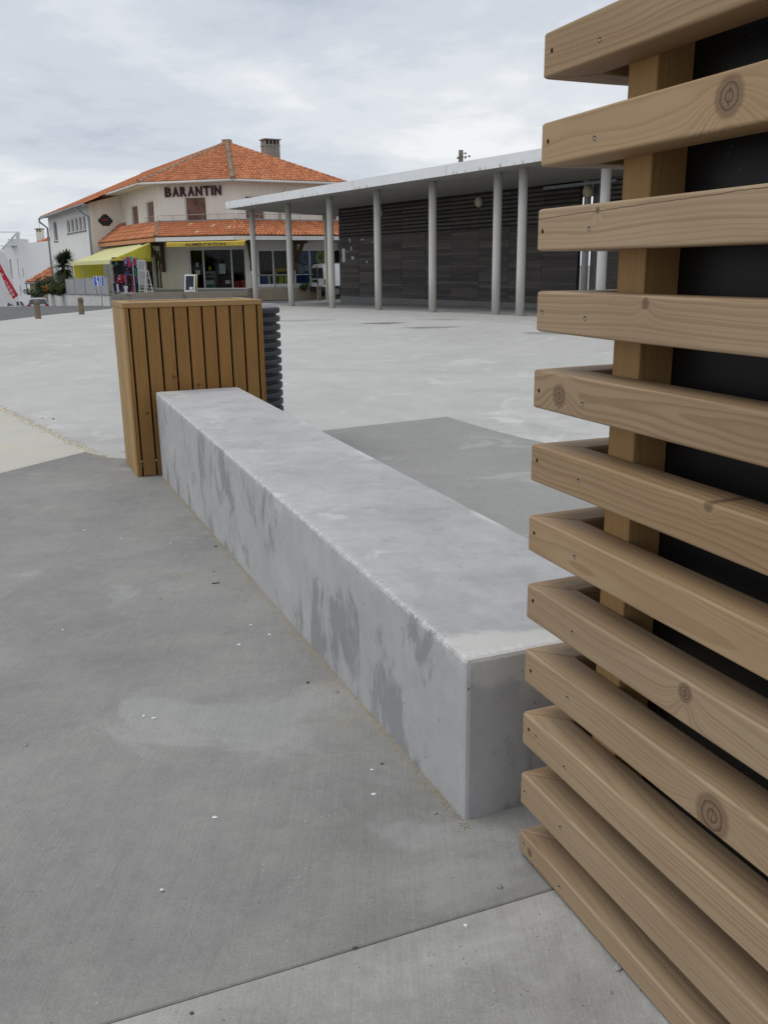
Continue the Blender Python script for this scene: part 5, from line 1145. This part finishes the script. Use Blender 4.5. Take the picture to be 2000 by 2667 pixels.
for s_ in (-1, 1):
    pl = [(s_*.05, 1.02), (s_*.66, 1.02), (s_*.60, 1.58), (s_*.07, 1.60)]
    m = MB(); m.prism([(a, b) for a, b in pl], 0, .012, Mv @ Matrix(((0, 0, -1, -.008), (1, 0, 0, 0), (0, 1, 0, 0), (0, 0, 0, 1)))); part('rear_window', m, 'window_glass', van, bevel=.004, seg=1)
    m = MB(); m.box((-.012, s_*.77-.03, .70), (.05, s_*.77+.03, .98), Mv); part('tail_lamp', m, 'sign_maroon', van, bevel=.01)
m = MB(); m.box((-.09, -.80, .30), (.12, .80, .58), Mv); part('bumper', m, 'bumper_grey', van, bevel=.03); m = MB(); m.box((-.02, .10, .82), (.0, .50, .93), Mv); part('number_plate', m, 'plate_yellow', van); m = MB(); m.box((-.035, .05, .8), (.0, .56, .96), Mv); part('plate_recess', m, 'bumper_grey', van)
m = MB(); m.box((-.03, -.012, .62), (-.012, .012, 1.68), Mv); part('door_seam', m, 'bumper_grey', van); m = MB(); m.tube([Mv @ Vector((-.04, .2, 1.0)), Mv @ Vector((-.04, .05, 1.5))], .012, 5); part('wiper', m, 'bumper_grey', van)
m = MB(); m.box((-.03, -.06, .74), (0, .03, .84), Mv); part('handle', m, 'bumper_grey', van); m = MB(); m.box((-.02, -.06, 1.69), (.02, .06, 1.73), Mv); part('brake_lamp', m, 'lamp_red', van)
for x_ in (.72, 3.25):
    for y_ in (-.76, .76): wheel(van, Mv, x_, y_, .31)
for y_ in (-.838, .838): m = MB(); m.box((.35, y_-.012, .52), (3.3, y_+.012, .62), Mv); part('side_trim', m, 'bumper_grey', van, bevel=.005)
def hatch(lab, x_, ytop, D, yaw, paint, glass='window_glass', lw=.86):
    p = ony(x_, ytop, D); M = frame((p.x, p.y, p.z-1.42), an(yaw)); root = thing('hatchback_car', lab, 'car', M.translation)
    def s(x, hw, zr, zl=.3): return (x, [(hw*.95, zl), (hw, .5), (hw*.99, .85), (hw*.90, min(.98, zr-.02)), (hw*.78 if zr > 1.1 else hw*.85, zr-.06), (hw*.5, zr), (.001, zr+.01)])
    part('body', hull([s(-.02, lw*.9, .80), s(.02, lw*.95, .95), s(.35, lw, 1.36), s(.6, lw, 1.42), s(1.8, lw, 1.43), s(2.3, lw, 1.30), s(2.9, lw, .98), s(3.7, lw*.95, .85), s(3.95, lw*.85, .7)], M), paint, root, bevel=.02)
    m = MB(); m.add([M @ Vector(v) for v in ((.03, -.70, .99), (.03, .70, .99), (.30, .58, 1.34), (.30, -.58, 1.34), (.06, -.70, .97), (.06, .70, .97), (.33, .58, 1.32), (.33, -.58, 1.32))], [(3, 2, 1, 0), (4, 5, 6, 7), (0, 1, 5, 4), (1, 2, 6, 5), (2, 3, 7, 6), (3, 0, 4, 7)]); part('rear_window', m, glass, root)
    for s_ in (-1, 1): m = MB(); m.box((-.05, s_*.70-.13, .72), (.12, s_*.70+.13, .95), M); part('tail_lamp', m, 'lamp_red', root, bevel=.015)
    m = MB(); m.box((-.1, -.8, .32), (.1, .8, .6), M); part('bumper', m, 'bumper_grey', root, bevel=.03); m = MB(); m.box((-.055, -.26, .66), (-.035, .26, .77), M); part('number_plate', m, 'paper', root)
    for xx in (.65, 3.15):
        for yy in (-.78, .78): wheel(root, M, xx, yy, .3)
    for yy in (-1, 1):
        m = MB(); m.add([M @ Vector(v) for v in ((.55, yy*.80, 1.0), (2.6, yy*.80, 1.0), (2.15, yy*.70, 1.34), (.72, yy*.70, 1.36))], [(0, 1, 2, 3)] if yy < 0 else [(3, 2, 1, 0)]); part('side_window', m, glass, root)
    return root
hatch('silver hatchback with dark rear window parked beyond the asphalt crest below the retaining wall', 98, 777, 74, 108, 'car_silver'); hatch('white car half hidden by the crest beside the red feather flag', 40, 783, 80, 112, 'van_white', 'window_glass')
# red feather flag
fb_ = ony(58, 792, 72.); fl = thing('feather_flag', 'leaning red feather flag with pale pink print beside the parked cars', 'flag', z_(fb_, fb_.z-.6)); tp = ony(-30, 640, 72.); bt = ony(60, 795, 72.)
m = MB(); m.tube([bt - Vector((0, 0, .5)), ony(40, 762, 72.), ony(8, 706, 72.), tp], [.05, .045, .04, .02], 6); part('pole', m, 'steel_white', fl)
edgeR = [(49, 769), (33, 742), (14, 712), (0, 683), (-30, 642)]; edgeL = [(36, 779), (18, 748), (2, 710), (-14, 690), (-36, 660)]
m = MB(); vs = []
for (a, b), (c_, d_) in zip(edgeR, edgeL): vs += [ony(a, b, 72.), ony((a+c_)/2, (b+d_)/2, 71.9), ony(c_, d_, 72.05)]
m.add(vs, [(3*i+j, 3*i+3+j, 3*i+4+j, 3*i+1+j) for i in range(4) for j in range(2)]); part('cloth', m, 'flag_red', fl, smooth=True)
for (a, b, r_) in ((26, 748, .2), (33, 757, .22), (38, 767, .2), (10, 715, .16), (17, 733, .13), (3, 700, .13), (29, 764, .12), (22, 738, .14)):
    m = MB(); c_ = ony(a-3, b, 71.82); n = 8; m.add([c_ + Vector((math.cos(6.283*k/n), 0, math.sin(6.283*k/n)))*r_*(1 if k % 2 else .45) for k in range(n)], [tuple(range(n))]); part('print', m, 'flag_pink', fl)
# ================================================================== PLANTS
def blades(m, c_, n, L, w, el0, el1, rs, droop=.35):
    for k in range(n):
        az = rs.uniform(0, 6.283); el = rs.uniform(el0, el1); l_ = L*rs.uniform(.7, 1.05); d = Vector((math.cos(az)*math.cos(el), math.sin(az)*math.cos(el), math.sin(el))); s = d.cross(Vector((0, 0, 1))); s = s.normalized() if s.length > .01 else Vector((1, 0, 0)); lv = rs.random()
        pts = [c_ + d*l_*f - Vector((0, 0, droop*l_*f*f*rs.uniform(.4, 1))) for f in (.0, .45, .8, 1.0)]; ws = (w*.5, w, w*.6, .002); vs = []
        for p, ww in zip(pts, ws): vs += [p - s*ww/2, p + s*ww/2]
        m.add(vs, [(0, 1, 3, 2), (2, 3, 5, 4), (4, 5, 7, 6)], leaf=lv)
rs = random.Random(5)
pc = ony(165, 688, 61.5); pt = thing('palm_tree', 'spiky dark green cordyline palm beside the yellow canopy', 'palm', (pc.x, pc.y, -.2)); m = MB(); m.tube([(pc.x+.05, pc.y, -.3), (pc.x+.02, pc.y, .9), (pc.x, pc.y, pc.z)], [.16, .12, .11], 10); part('trunk', m, 'bark', pt)
m = MB(); blades(m, pc, 420, 1.05, .075, -.3, 1.5, rs, .3); blades(m, pc-Vector((0, 0, .35)), 280, 1.05, .07, -1.1, .3, rs, .5); blades(m, pc+Vector((.35, 0, .35)), 160, .85, .07, -.1, 1.5, rs, .3); part('crown', m, 'leaf_palm', pt)
def bush(name, lab, c_, rx, ry, rz, n, mat, ls, rs, flowers=0, cat='bush'):
    root = thing(name, lab, cat, (c_.x, c_.y, c_.z-rz)); m = MB(); lob = [(Vector((rs.uniform(-.6, .6)*rx, rs.uniform(-.6, .6)*ry, rs.uniform(-.4, .5)*rz)), rs.uniform(.45, .7)) for _ in range(9)]
    for k in range(n):
        o_, s_ = rs.choice(lob); d = Vector((rs.gauss(0, 1), rs.gauss(0, 1), rs.gauss(0, 1))).normalized(); rr = rs.uniform(.6, 1.05)**.5
        p = c_ + o_ + Vector((d.x*rx, d.y*ry, d.z*rz))*s_*rr; u = Vector((rs.gauss(0, 1), rs.gauss(0, 1), rs.gauss(0, 1))).normalized(); v = u.cross(d+Vector((.1, .2, .3))).normalized(); L = ls*rs.uniform(.6, 1.3)
        m.add([p-u*L, p+v*L*.45, p+u*L, p-v*L*.45], [(0, 1, 2, 3)], leaf=rs.random())
    part('foliage', m, mat, root)
    m = MB()
    for k in range(5): a = c_+Vector((rs.uniform(-.3, .3)*rx, rs.uniform(-.3, .3)*ry, 0)); m.tube([(a.x*.5+c_.x*.5, a.y*.5+c_.y*.5, c_.z-rz*1.15), a], [.03, .015], 5)
    part('stem', m, 'bark', root)
    if flowers:
        m = MB()
        for k in range(flowers): 
            p = c_ + Vector((-rx*.7+rs.uniform(-.2, .25), -ry*.8, rs.uniform(-.5, .2)*rz)); 
            for q_ in range(5): u = Vector((rs.gauss(0, 1), rs.gauss(0, 1), rs.gauss(0, 1)))*.05; v = Vector((rs.gauss(0, 1), rs.gauss(0, 1), rs.gauss(0, 1)))*.05; m.add([p, p+u, p+u+v, p+v], [(0, 1, 2, 3)], leaf=rs.random())
        part('flowers', m, 'flower_orange', root)
bush('hedge_bush', 'dark clipped bush above the white retaining wall', ony(130, 744, 64.), 1.05, .9, .58, 2600, 'leaf_dark', .085, rs); bush('flowering_bush', 'lighter green bush with a few orange flowers next to the grey fence', ony(153, 748, 60.5), .75, .7, .50, 2000, 'leaf_green', .075, rs, 14)
bush('low_shrub', 'low spiky shrub at the foot of the beige outbuilding', ony(91, 764, 78.), .75, .6, .38, 900, 'leaf_palm', .11, rs)
bush('small_plant', 'small round dark plant by the van at the side window', ony(793, 746, 51.3), .27, .27, .26, 700, 'leaf_dark', .05, rs, cat='plant')
# ================================================================== BACKGROUND BUILDINGS (left)
def bld(A, B, z0, z1, holes, mat, root, depth=.2):
    d = (B-A).normalized(); n = Vector((-d.y, d.x, 0)); n = n if n.dot(-A) < 0 else -n; us = sorted({0., (B-A).length} | {h[k] for h in holes for k in (0, 1)}); zs = sorted({z0, z1} | {h[k] for h in holes for k in (2, 3)}); m = MB()
    P = lambda u, z, o=0.: ((A+d*u+n*o).x, (A+d*u+n*o).y, z)
    for a, b in zip(us, us[1:]):
        for c_, e_ in zip(zs, zs[1:]):
            if not any(h[0] < (a+b)/2 < h[1] and h[2] < (c_+e_)/2 < h[3] for h in holes): m.add([P(a, c_), P(b, c_), P(b, e_), P(a, e_)], [(0, 1, 2, 3)])
    for a, b, c_, e_ in holes:
        for p1, p2 in (((a, c_), (a, e_)), ((a, e_), (b, e_)), ((b, e_), (b, c_)), ((b, c_), (a, c_))): m.add([P(*p1), P(*p2), P(*p2, depth), P(*p1, depth)], [(0, 1, 2, 3)])
    part('wall', m, mat, root)
    for a, b, c_, e_ in holes:
        m = MB(); m.add([P(a, c_, depth), P(b, c_, depth), P(b, e_, depth), P(a, e_, depth)], [(0, 1, 2, 3)]); w_ = part('window', m, 'shutter_grey', root)
        m = MB(); um = (a+b)/2; m.add([P(um-.05, c_, depth-.03), P(um+.05, c_, depth-.03), P(um+.05, e_, depth-.03), P(um-.05, e_, depth-.03)], [(0, 1, 2, 3)]); part('frame', m, 'white_frame', w_)
DV = 96.
def vp(x_, y_, D=DV): return ony(x_, y_, D)
V1 = vp(62, 640); V2 = vp(170, 640, DV-8); V0 = vp(6, 640, DV+2)
vil = thing('white_villa', 'plain white villa with narrow windows and a glazed roof terrace behind the shop', 'house', (V1.x, V1.y, -3.2))
def rpx(A, B, x0, y0, x1, y1):
    d = (flat(B)-flat(A)).normalized(); p, q_ = onplane(x0, y0, A, d), onplane(x1, y1, A, d); return ((p-flat(A)).dot(d), (q_-flat(A)).dot(d), q_.z, p.z)
hv = [rpx(V0, V1, 14.5, 664, 21, 722), rpx(V0, V1, 25, 676, 35, 725), rpx(V0, V1, 45, 673, 53, 725), rpx(V0, V1, 52, 744, 58, 772), rpx(V0, V1, 59, 698, 64, 722)]; Lv = (flat(V1)-flat(V0)).length; hv = [(h[0], min(h[1], Lv-.1), h[2], h[3]) for h in hv]
zv = vp(62, 637).z
bld(flat(V0), flat(V1), -3.5, zv, hv, 'villa_white', vil); bld(flat(V1), flat(V2), -3.5, zv+.15, [], 'villa_white', vil)
nv_ = Vector((-.2, 1, 0)).normalized(); m = MB(); m.prism([xy(V0+Vector((0, .05, 0))), xy(V1+Vector((0, .05, 0))), xy(V2+Vector((0, .05, 0))), xy(V2+nv_*8), xy(V0+nv_*8)], zv-.1, zv-.02); part('flat_roof', m, 'concrete_grey', vil)
m = MB(); 
for P_, Q_ in (((-6, 604), (49, 604)), ((5, 650), (45, 606)), ((50, 603), (50, 640)), ((45, 606), (45, 640)), ((-2, 640), (50, 638)), ((27, 628), (28, 646))): m.tube([vp(*P_, DV-1), vp(*Q_, DV-1)], .10 if P_ not in ((-6, 604), (-2, 640)) else .06, 6)
tf_ = part('terrace_frame', m, 'villa_white', vil); m = MB(); m.add([vp(7, 648, DV-.95), vp(44, 608, DV-.95), vp(44, 646, DV-.95)], [(0, 1, 2)]); part('glass_pane', m, 'shop_glass', tf_)
m = MB(); m.box((vp(18, 640).x, DV+.5, zv-.1), (vp(48, 640).x, DV+3, zv+.6)); part('parapet', m, 'villa_white', vil)
ga = vp(-60, 650, 78.); gb = vp(17, 655, 80.); gvl = thing('gable_house', 'pale grey rendered house end at the very edge, behind the feather flag', 'house', (gb.x, gb.y, -2.8)); m = MB(); gp = [(ga.x, ga.z+1), (ga.x, -3.2), (vp(36, 700, 80.).x, -3.2), (vp(30, 700, 80.).x, vp(30, 720, 80.).z), (gb.x, vp(14, 668, 80.).z), (vp(4, 650, 80.).x, vp(4, 652, 80.).z)]
M_ = Matrix.Translation((0, 80, 0)) @ Matrix.Rotation(rad(90), 4, 'X'); n = len(gp); m.add([(a, 80, b) for a, b in gp] + [(a-3.2, 86, b) for a, b in gp], [tuple(range(n)), tuple(range(2*n-1, n-1, -1))] + [(i, (i+1) % n, n+(i+1) % n, n+i) for i in range(n)]); part('wall', m, 'villa_white', gvl)
def tiled(root, poly, al, per=.24, course=.4):
    big, mm, _ = tile_field(poly, al, 't', 'roof_tile', per, course, per*.45); stuff(part('roof_tiles', big, 'roof_tile', root)); part('roof_deck', mm, 'roof_tile', root)
# red-roofed house behind the villa
D3 = 112.; h3 = thing('red_roof_house', 'orange tiled roof with cream chimney rising behind the white villa', 'house', (vp(110, 640, D3).x, D3, -3)); a, b, t1, t2 = vp(70, 640, D3), vp(175, 640, D3), vp(185, 588, D3+5), vp(150, 600, D3+5)
lo = min(a.z, b.z); e_a, e_b = z_(a, lo), z_(b, lo); rdg = lo+3.6; tiled(h3, [e_a, e_b, Vector((e_b.x+1, e_b.y+6, rdg)), Vector((e_a.x+7.5, e_a.y+6, rdg))], e_b-e_a)
m = MB(); m.box((e_a.x+.3, D3+.3, -3.5), (e_b.x-.3, D3+8, lo-.02)); part('wall', m, 'villa_white', h3)
cb_ = vp(107, 622, D3+2); m = MB(); m.box((cb_.x-.36, D3+1.6, lo-.1), (cb_.x+.36, D3+2.4, vp(107, 605, D3+2).z)); cz = part('chimney', m, 'render_cream', h3)
for dx in (-.36, -.05, .26): m = MB(); zt_ = vp(107, 605, D3+2).z; m.box((cb_.x+dx, D3+1.6, zt_), (cb_.x+dx+.1, D3+2.4, zt_+.35)); part('cap_pier', m, 'render_cream', cz)
m = MB(); m.box((cb_.x-.45, D3+1.5, zt_+.35), (cb_.x+.45, D3+2.5, zt_+.45)); part('cap_slab', m, 'chimney_render', cz); m = MB(); m.tube([(cb_.x, D3+2, zt_+.4), (cb_.x, D3+2, zt_+1.6)], .02, 5); m.tube([(cb_.x-.3, D3+2, zt_+1.2), (cb_.x+.3, D3+2, zt_+1.2)], .015, 5); m.tube([(cb_.x-.2, D3+2, zt_+1.45), (cb_.x+.2, D3+2, zt_+1.45)], .015, 5); part('aerial', m, 'cable_dark', cz)
# beige outbuilding with tiled roof
D4 = 82.; ob = thing('outbuilding', 'low beige outbuilding with orange tiled roof below the white villa', 'outbuilding', (vp(95, 740, D4).x, D4, -2.5)); a, b = vp(67, 734, D4), vp(165, 733, D4); lo = a.z; tiled(ob, [z_(a, lo), z_(b, lo), Vector((b.x+2.5, D4+3.5, vp(165, 690, D4+3.5).z)), Vector((vp(143, 700, D4+3.5).x, D4+3.5, vp(165, 690, D4+3.5).z))], Vector((1, 0, 0)), .22, .36)
m = MB(); m.prism([(a.x+.25, D4+.3), (b.x, D4+.3), (b.x, D4+4), (a.x+.25, D4+4)], -3.5, lo-.12); part('wall', m, 'render_ochre', ob); m = MB(); m.box((a.x-.05, D4-.08, lo-.2), (b.x, D4+.02, lo-.04)); part('fascia', m, 'white_paint', ob); m = MB(); m.tube([(a.x, D4-.1, lo-.1), (b.x, D4-.1, lo-.1)], .07, 7); part('gutter', m, 'zinc', ob); m = MB(); m.tube([(a.x+.1, D4-.1, lo-.1), (a.x+.1, D4-.1, lo-.5), (a.x+.3, D4+.2, lo-.9), (a.x+.3, D4+.2, -3)], .05, 6); part('downpipe', m, 'zinc', ob)
# ================================================================== SMALL THINGS ON THE PAVING
rs = random.Random(21)
def pebble(px, py, size, mat, name, lab, cat, flat_=.6, group=None):
    p = ong(px, py); m = MB(); n1_, n2_ = 5, 8; vs = []; ph = rs.uniform(0, 6)
    sx_, sy_ = size*rs.uniform(.8, 1.25), size*rs.uniform(.7, 1.)
    for i in range(n1_+1):
        a = math.pi*i/n1_
        for j in range(n2_):
            b = 2*math.pi*j/n2_+ph; k = 1+.55*noise.noise(Vector((px*.37+math.cos(b)*1.7, py*.21+math.sin(b)*1.7, a*1.3))); vs.append((p.x+math.sin(a)*math.cos(b)*sx_*k, p.y+math.sin(a)*math.sin(b)*sy_*k, p.z+size*flat_*.55+math.cos(a)*size*flat_*k*(1 if a < 1.6 else .8)))
    m.add(vs, [(i*n2_+j, i*n2_+(j+1) % n2_, (i+1)*n2_+(j+1) % n2_, (i+1)*n2_+j) for i in range(n1_) for j in range(n2_)]); o = single(name, m, mat, p, lab, cat, group, smooth=False); return o
gr = 'stones lying on the paving'
for (x_, y_, s_, mt, lb) in ((563, 1424, .011, 'pebble_dark', 'dark stone lying in the sand line beside the bench, the farthest of the row'), (557, 1489, .011, 'pebble_grey', 'grey stone lying just off the sand line beside the bench'), (420, 1560, .009, 'pebble_tan', 'tan stone lying alone on the dark paving'), (802, 1779, .010, 'pebble_dark', 'flat dark stone beside a sandy patch half way along the bench'), (877, 1803, .012, 'pebble_grey', 'grey stone against the foot of the bench half way along'), (995, 1990, .008, 'pebble_dark', 'dark stone a hand away from the bench near its square end'), (1133, 2118, .008, 'pebble_grey', 'grey stone near the square corner of the bench'), (1300, 2312, .013, 'pebble_grey', 'pale grey stone near the foot of the slatted screen, on the joint'), (1607, 2523, .013, 'pebble_grey', 'pale grey stone on the light slab under the lowest slat'), (1587, 2585, .008, 'pebble_grey', 'small bluish stone on the light slab by the slatted screen'), (924, 2470, .007, 'pebble_dark', 'small dark stone on the paving joint'), (500, 2640, .006, 'pebble_dark', 'tiny brown stone on the light front slab'), (140, 1092, .02, 'pebble_dark', 'dark stone on the light paving beyond the cracked joint'), (112, 1090, .012, 'pebble_dark', 'small dark stone on the light paving near the cracked joint'), (70, 1942, .008, 'pebble_grey', 'whitish stone alone on the dark paving')):
    pebble(x_, y_, s_*.82, mt, 'stone', lb, 'stone', .55, gr)
gl = 'clear glass splinters scattered on the paving'
for (x_, y_) in ((401, 1871), (654, 1628), (702, 1653), (423, 2318), (969, 2005), (974, 2069), (221, 1381), (317, 1402), (164, 1641), (445, 1415), (560, 2130), (623, 1680), (375, 1865), (1212, 2410)):
    pebble(x_, y_, rs.uniform(.0045, .0085), 'glass_bit', 'glass_splinter', 'small clear glass splinter lying on the grey paving', 'glass splinter', .4, gl)
# drifted sand along the foot of the bench: grains too many to count
m = MB()
for k in range(5200):
    s_ = rs.uniform(-.05, 6.15); w_ = .02+.06*max(0, noise.noise(Vector((s_*1.9, 3, 0)))+.35)**1.5+.015*max(0, noise.noise(Vector((s_*9, 1, 0)))); t_ = -abs(rs.gauss(0, .45))*w_-.001; p = bst(s_, t_); z = G(p.x, p.y); r_ = rs.uniform(.0010, .0028)*(1.6 if rs.random() < .06 else 1)
    a = rs.uniform(0, 6.28); c_, d_ = math.cos(a)*r_, math.sin(a)*r_
    m.add([(p.x+c_, p.y+d_, z), (p.x-d_, p.y+c_, z), (p.x-c_, p.y-d_, z), (p.x+d_, p.y-c_, z), (p.x, p.y, z+r_*1.1)], [(0, 1, 4), (1, 2, 4), (2, 3, 4), (3, 0, 4)])
for (x_, y_, sp_) in ((590, 1400, .05), (640, 1520, .06), (470, 1496, .05), (840, 1790, .05), (780, 1640, .07), (900, 1880, .05), (440, 1262, .07)):
    c_ = ong(x_, y_)
    for k in range(260):
        p = c_ + Vector((rs.gauss(0, sp_), rs.gauss(0, sp_*.8), 0)); st_ = (p-BO).dot(ET)
        if st_ > -.004: continue
        z = G(p.x, p.y); r_ = rs.uniform(.001, .0025); m.add([(p.x+r_, p.y, z), (p.x, p.y+r_, z), (p.x-r_, p.y, z), (p.x, p.y-r_, z), (p.x, p.y, z+r_)], [(0, 1, 4), (1, 2, 4), (2, 3, 4), (3, 0, 4)])
# sand and grit in the cracked joint
for k in range(2600):
    u_ = rs.uniform(-.1, 9); p = Vector((cC[0], cC[1], 0)) + up*u_ + Vector((up.y, -up.x, 0))*rs.gauss(-.02, .045)*(1+.6*noise.noise(Vector((u_*2, 0, 0)))); z = G(p.x, p.y); r_ = rs.uniform(.003, .009)
    m.add([(p.x+r_, p.y, z), (p.x, p.y+r_, z), (p.x-r_, p.y, z), (p.x, p.y-r_, z), (p.x, p.y, z+r_*.8)], [(0, 1, 4), (1, 2, 4), (2, 3, 4), (3, 0, 4)])
sd_ = single('drifted_sand', m, 'sand', bst(0, 0)); stuff(sd_); sd_['label'] = 'drifted tan sand along the foot of the bench and in the cracked joint'; sd_['category'] = 'sand'
pz = ong(562, 1520); tw = MB(); tw.tube([pz+Vector((-.02, -.006, .004)), pz+Vector((.02, .006, .004))], .003, 5); single('twig', tw, 'bark', pz, 'short dark twig lying beside the sand line', 'twig')
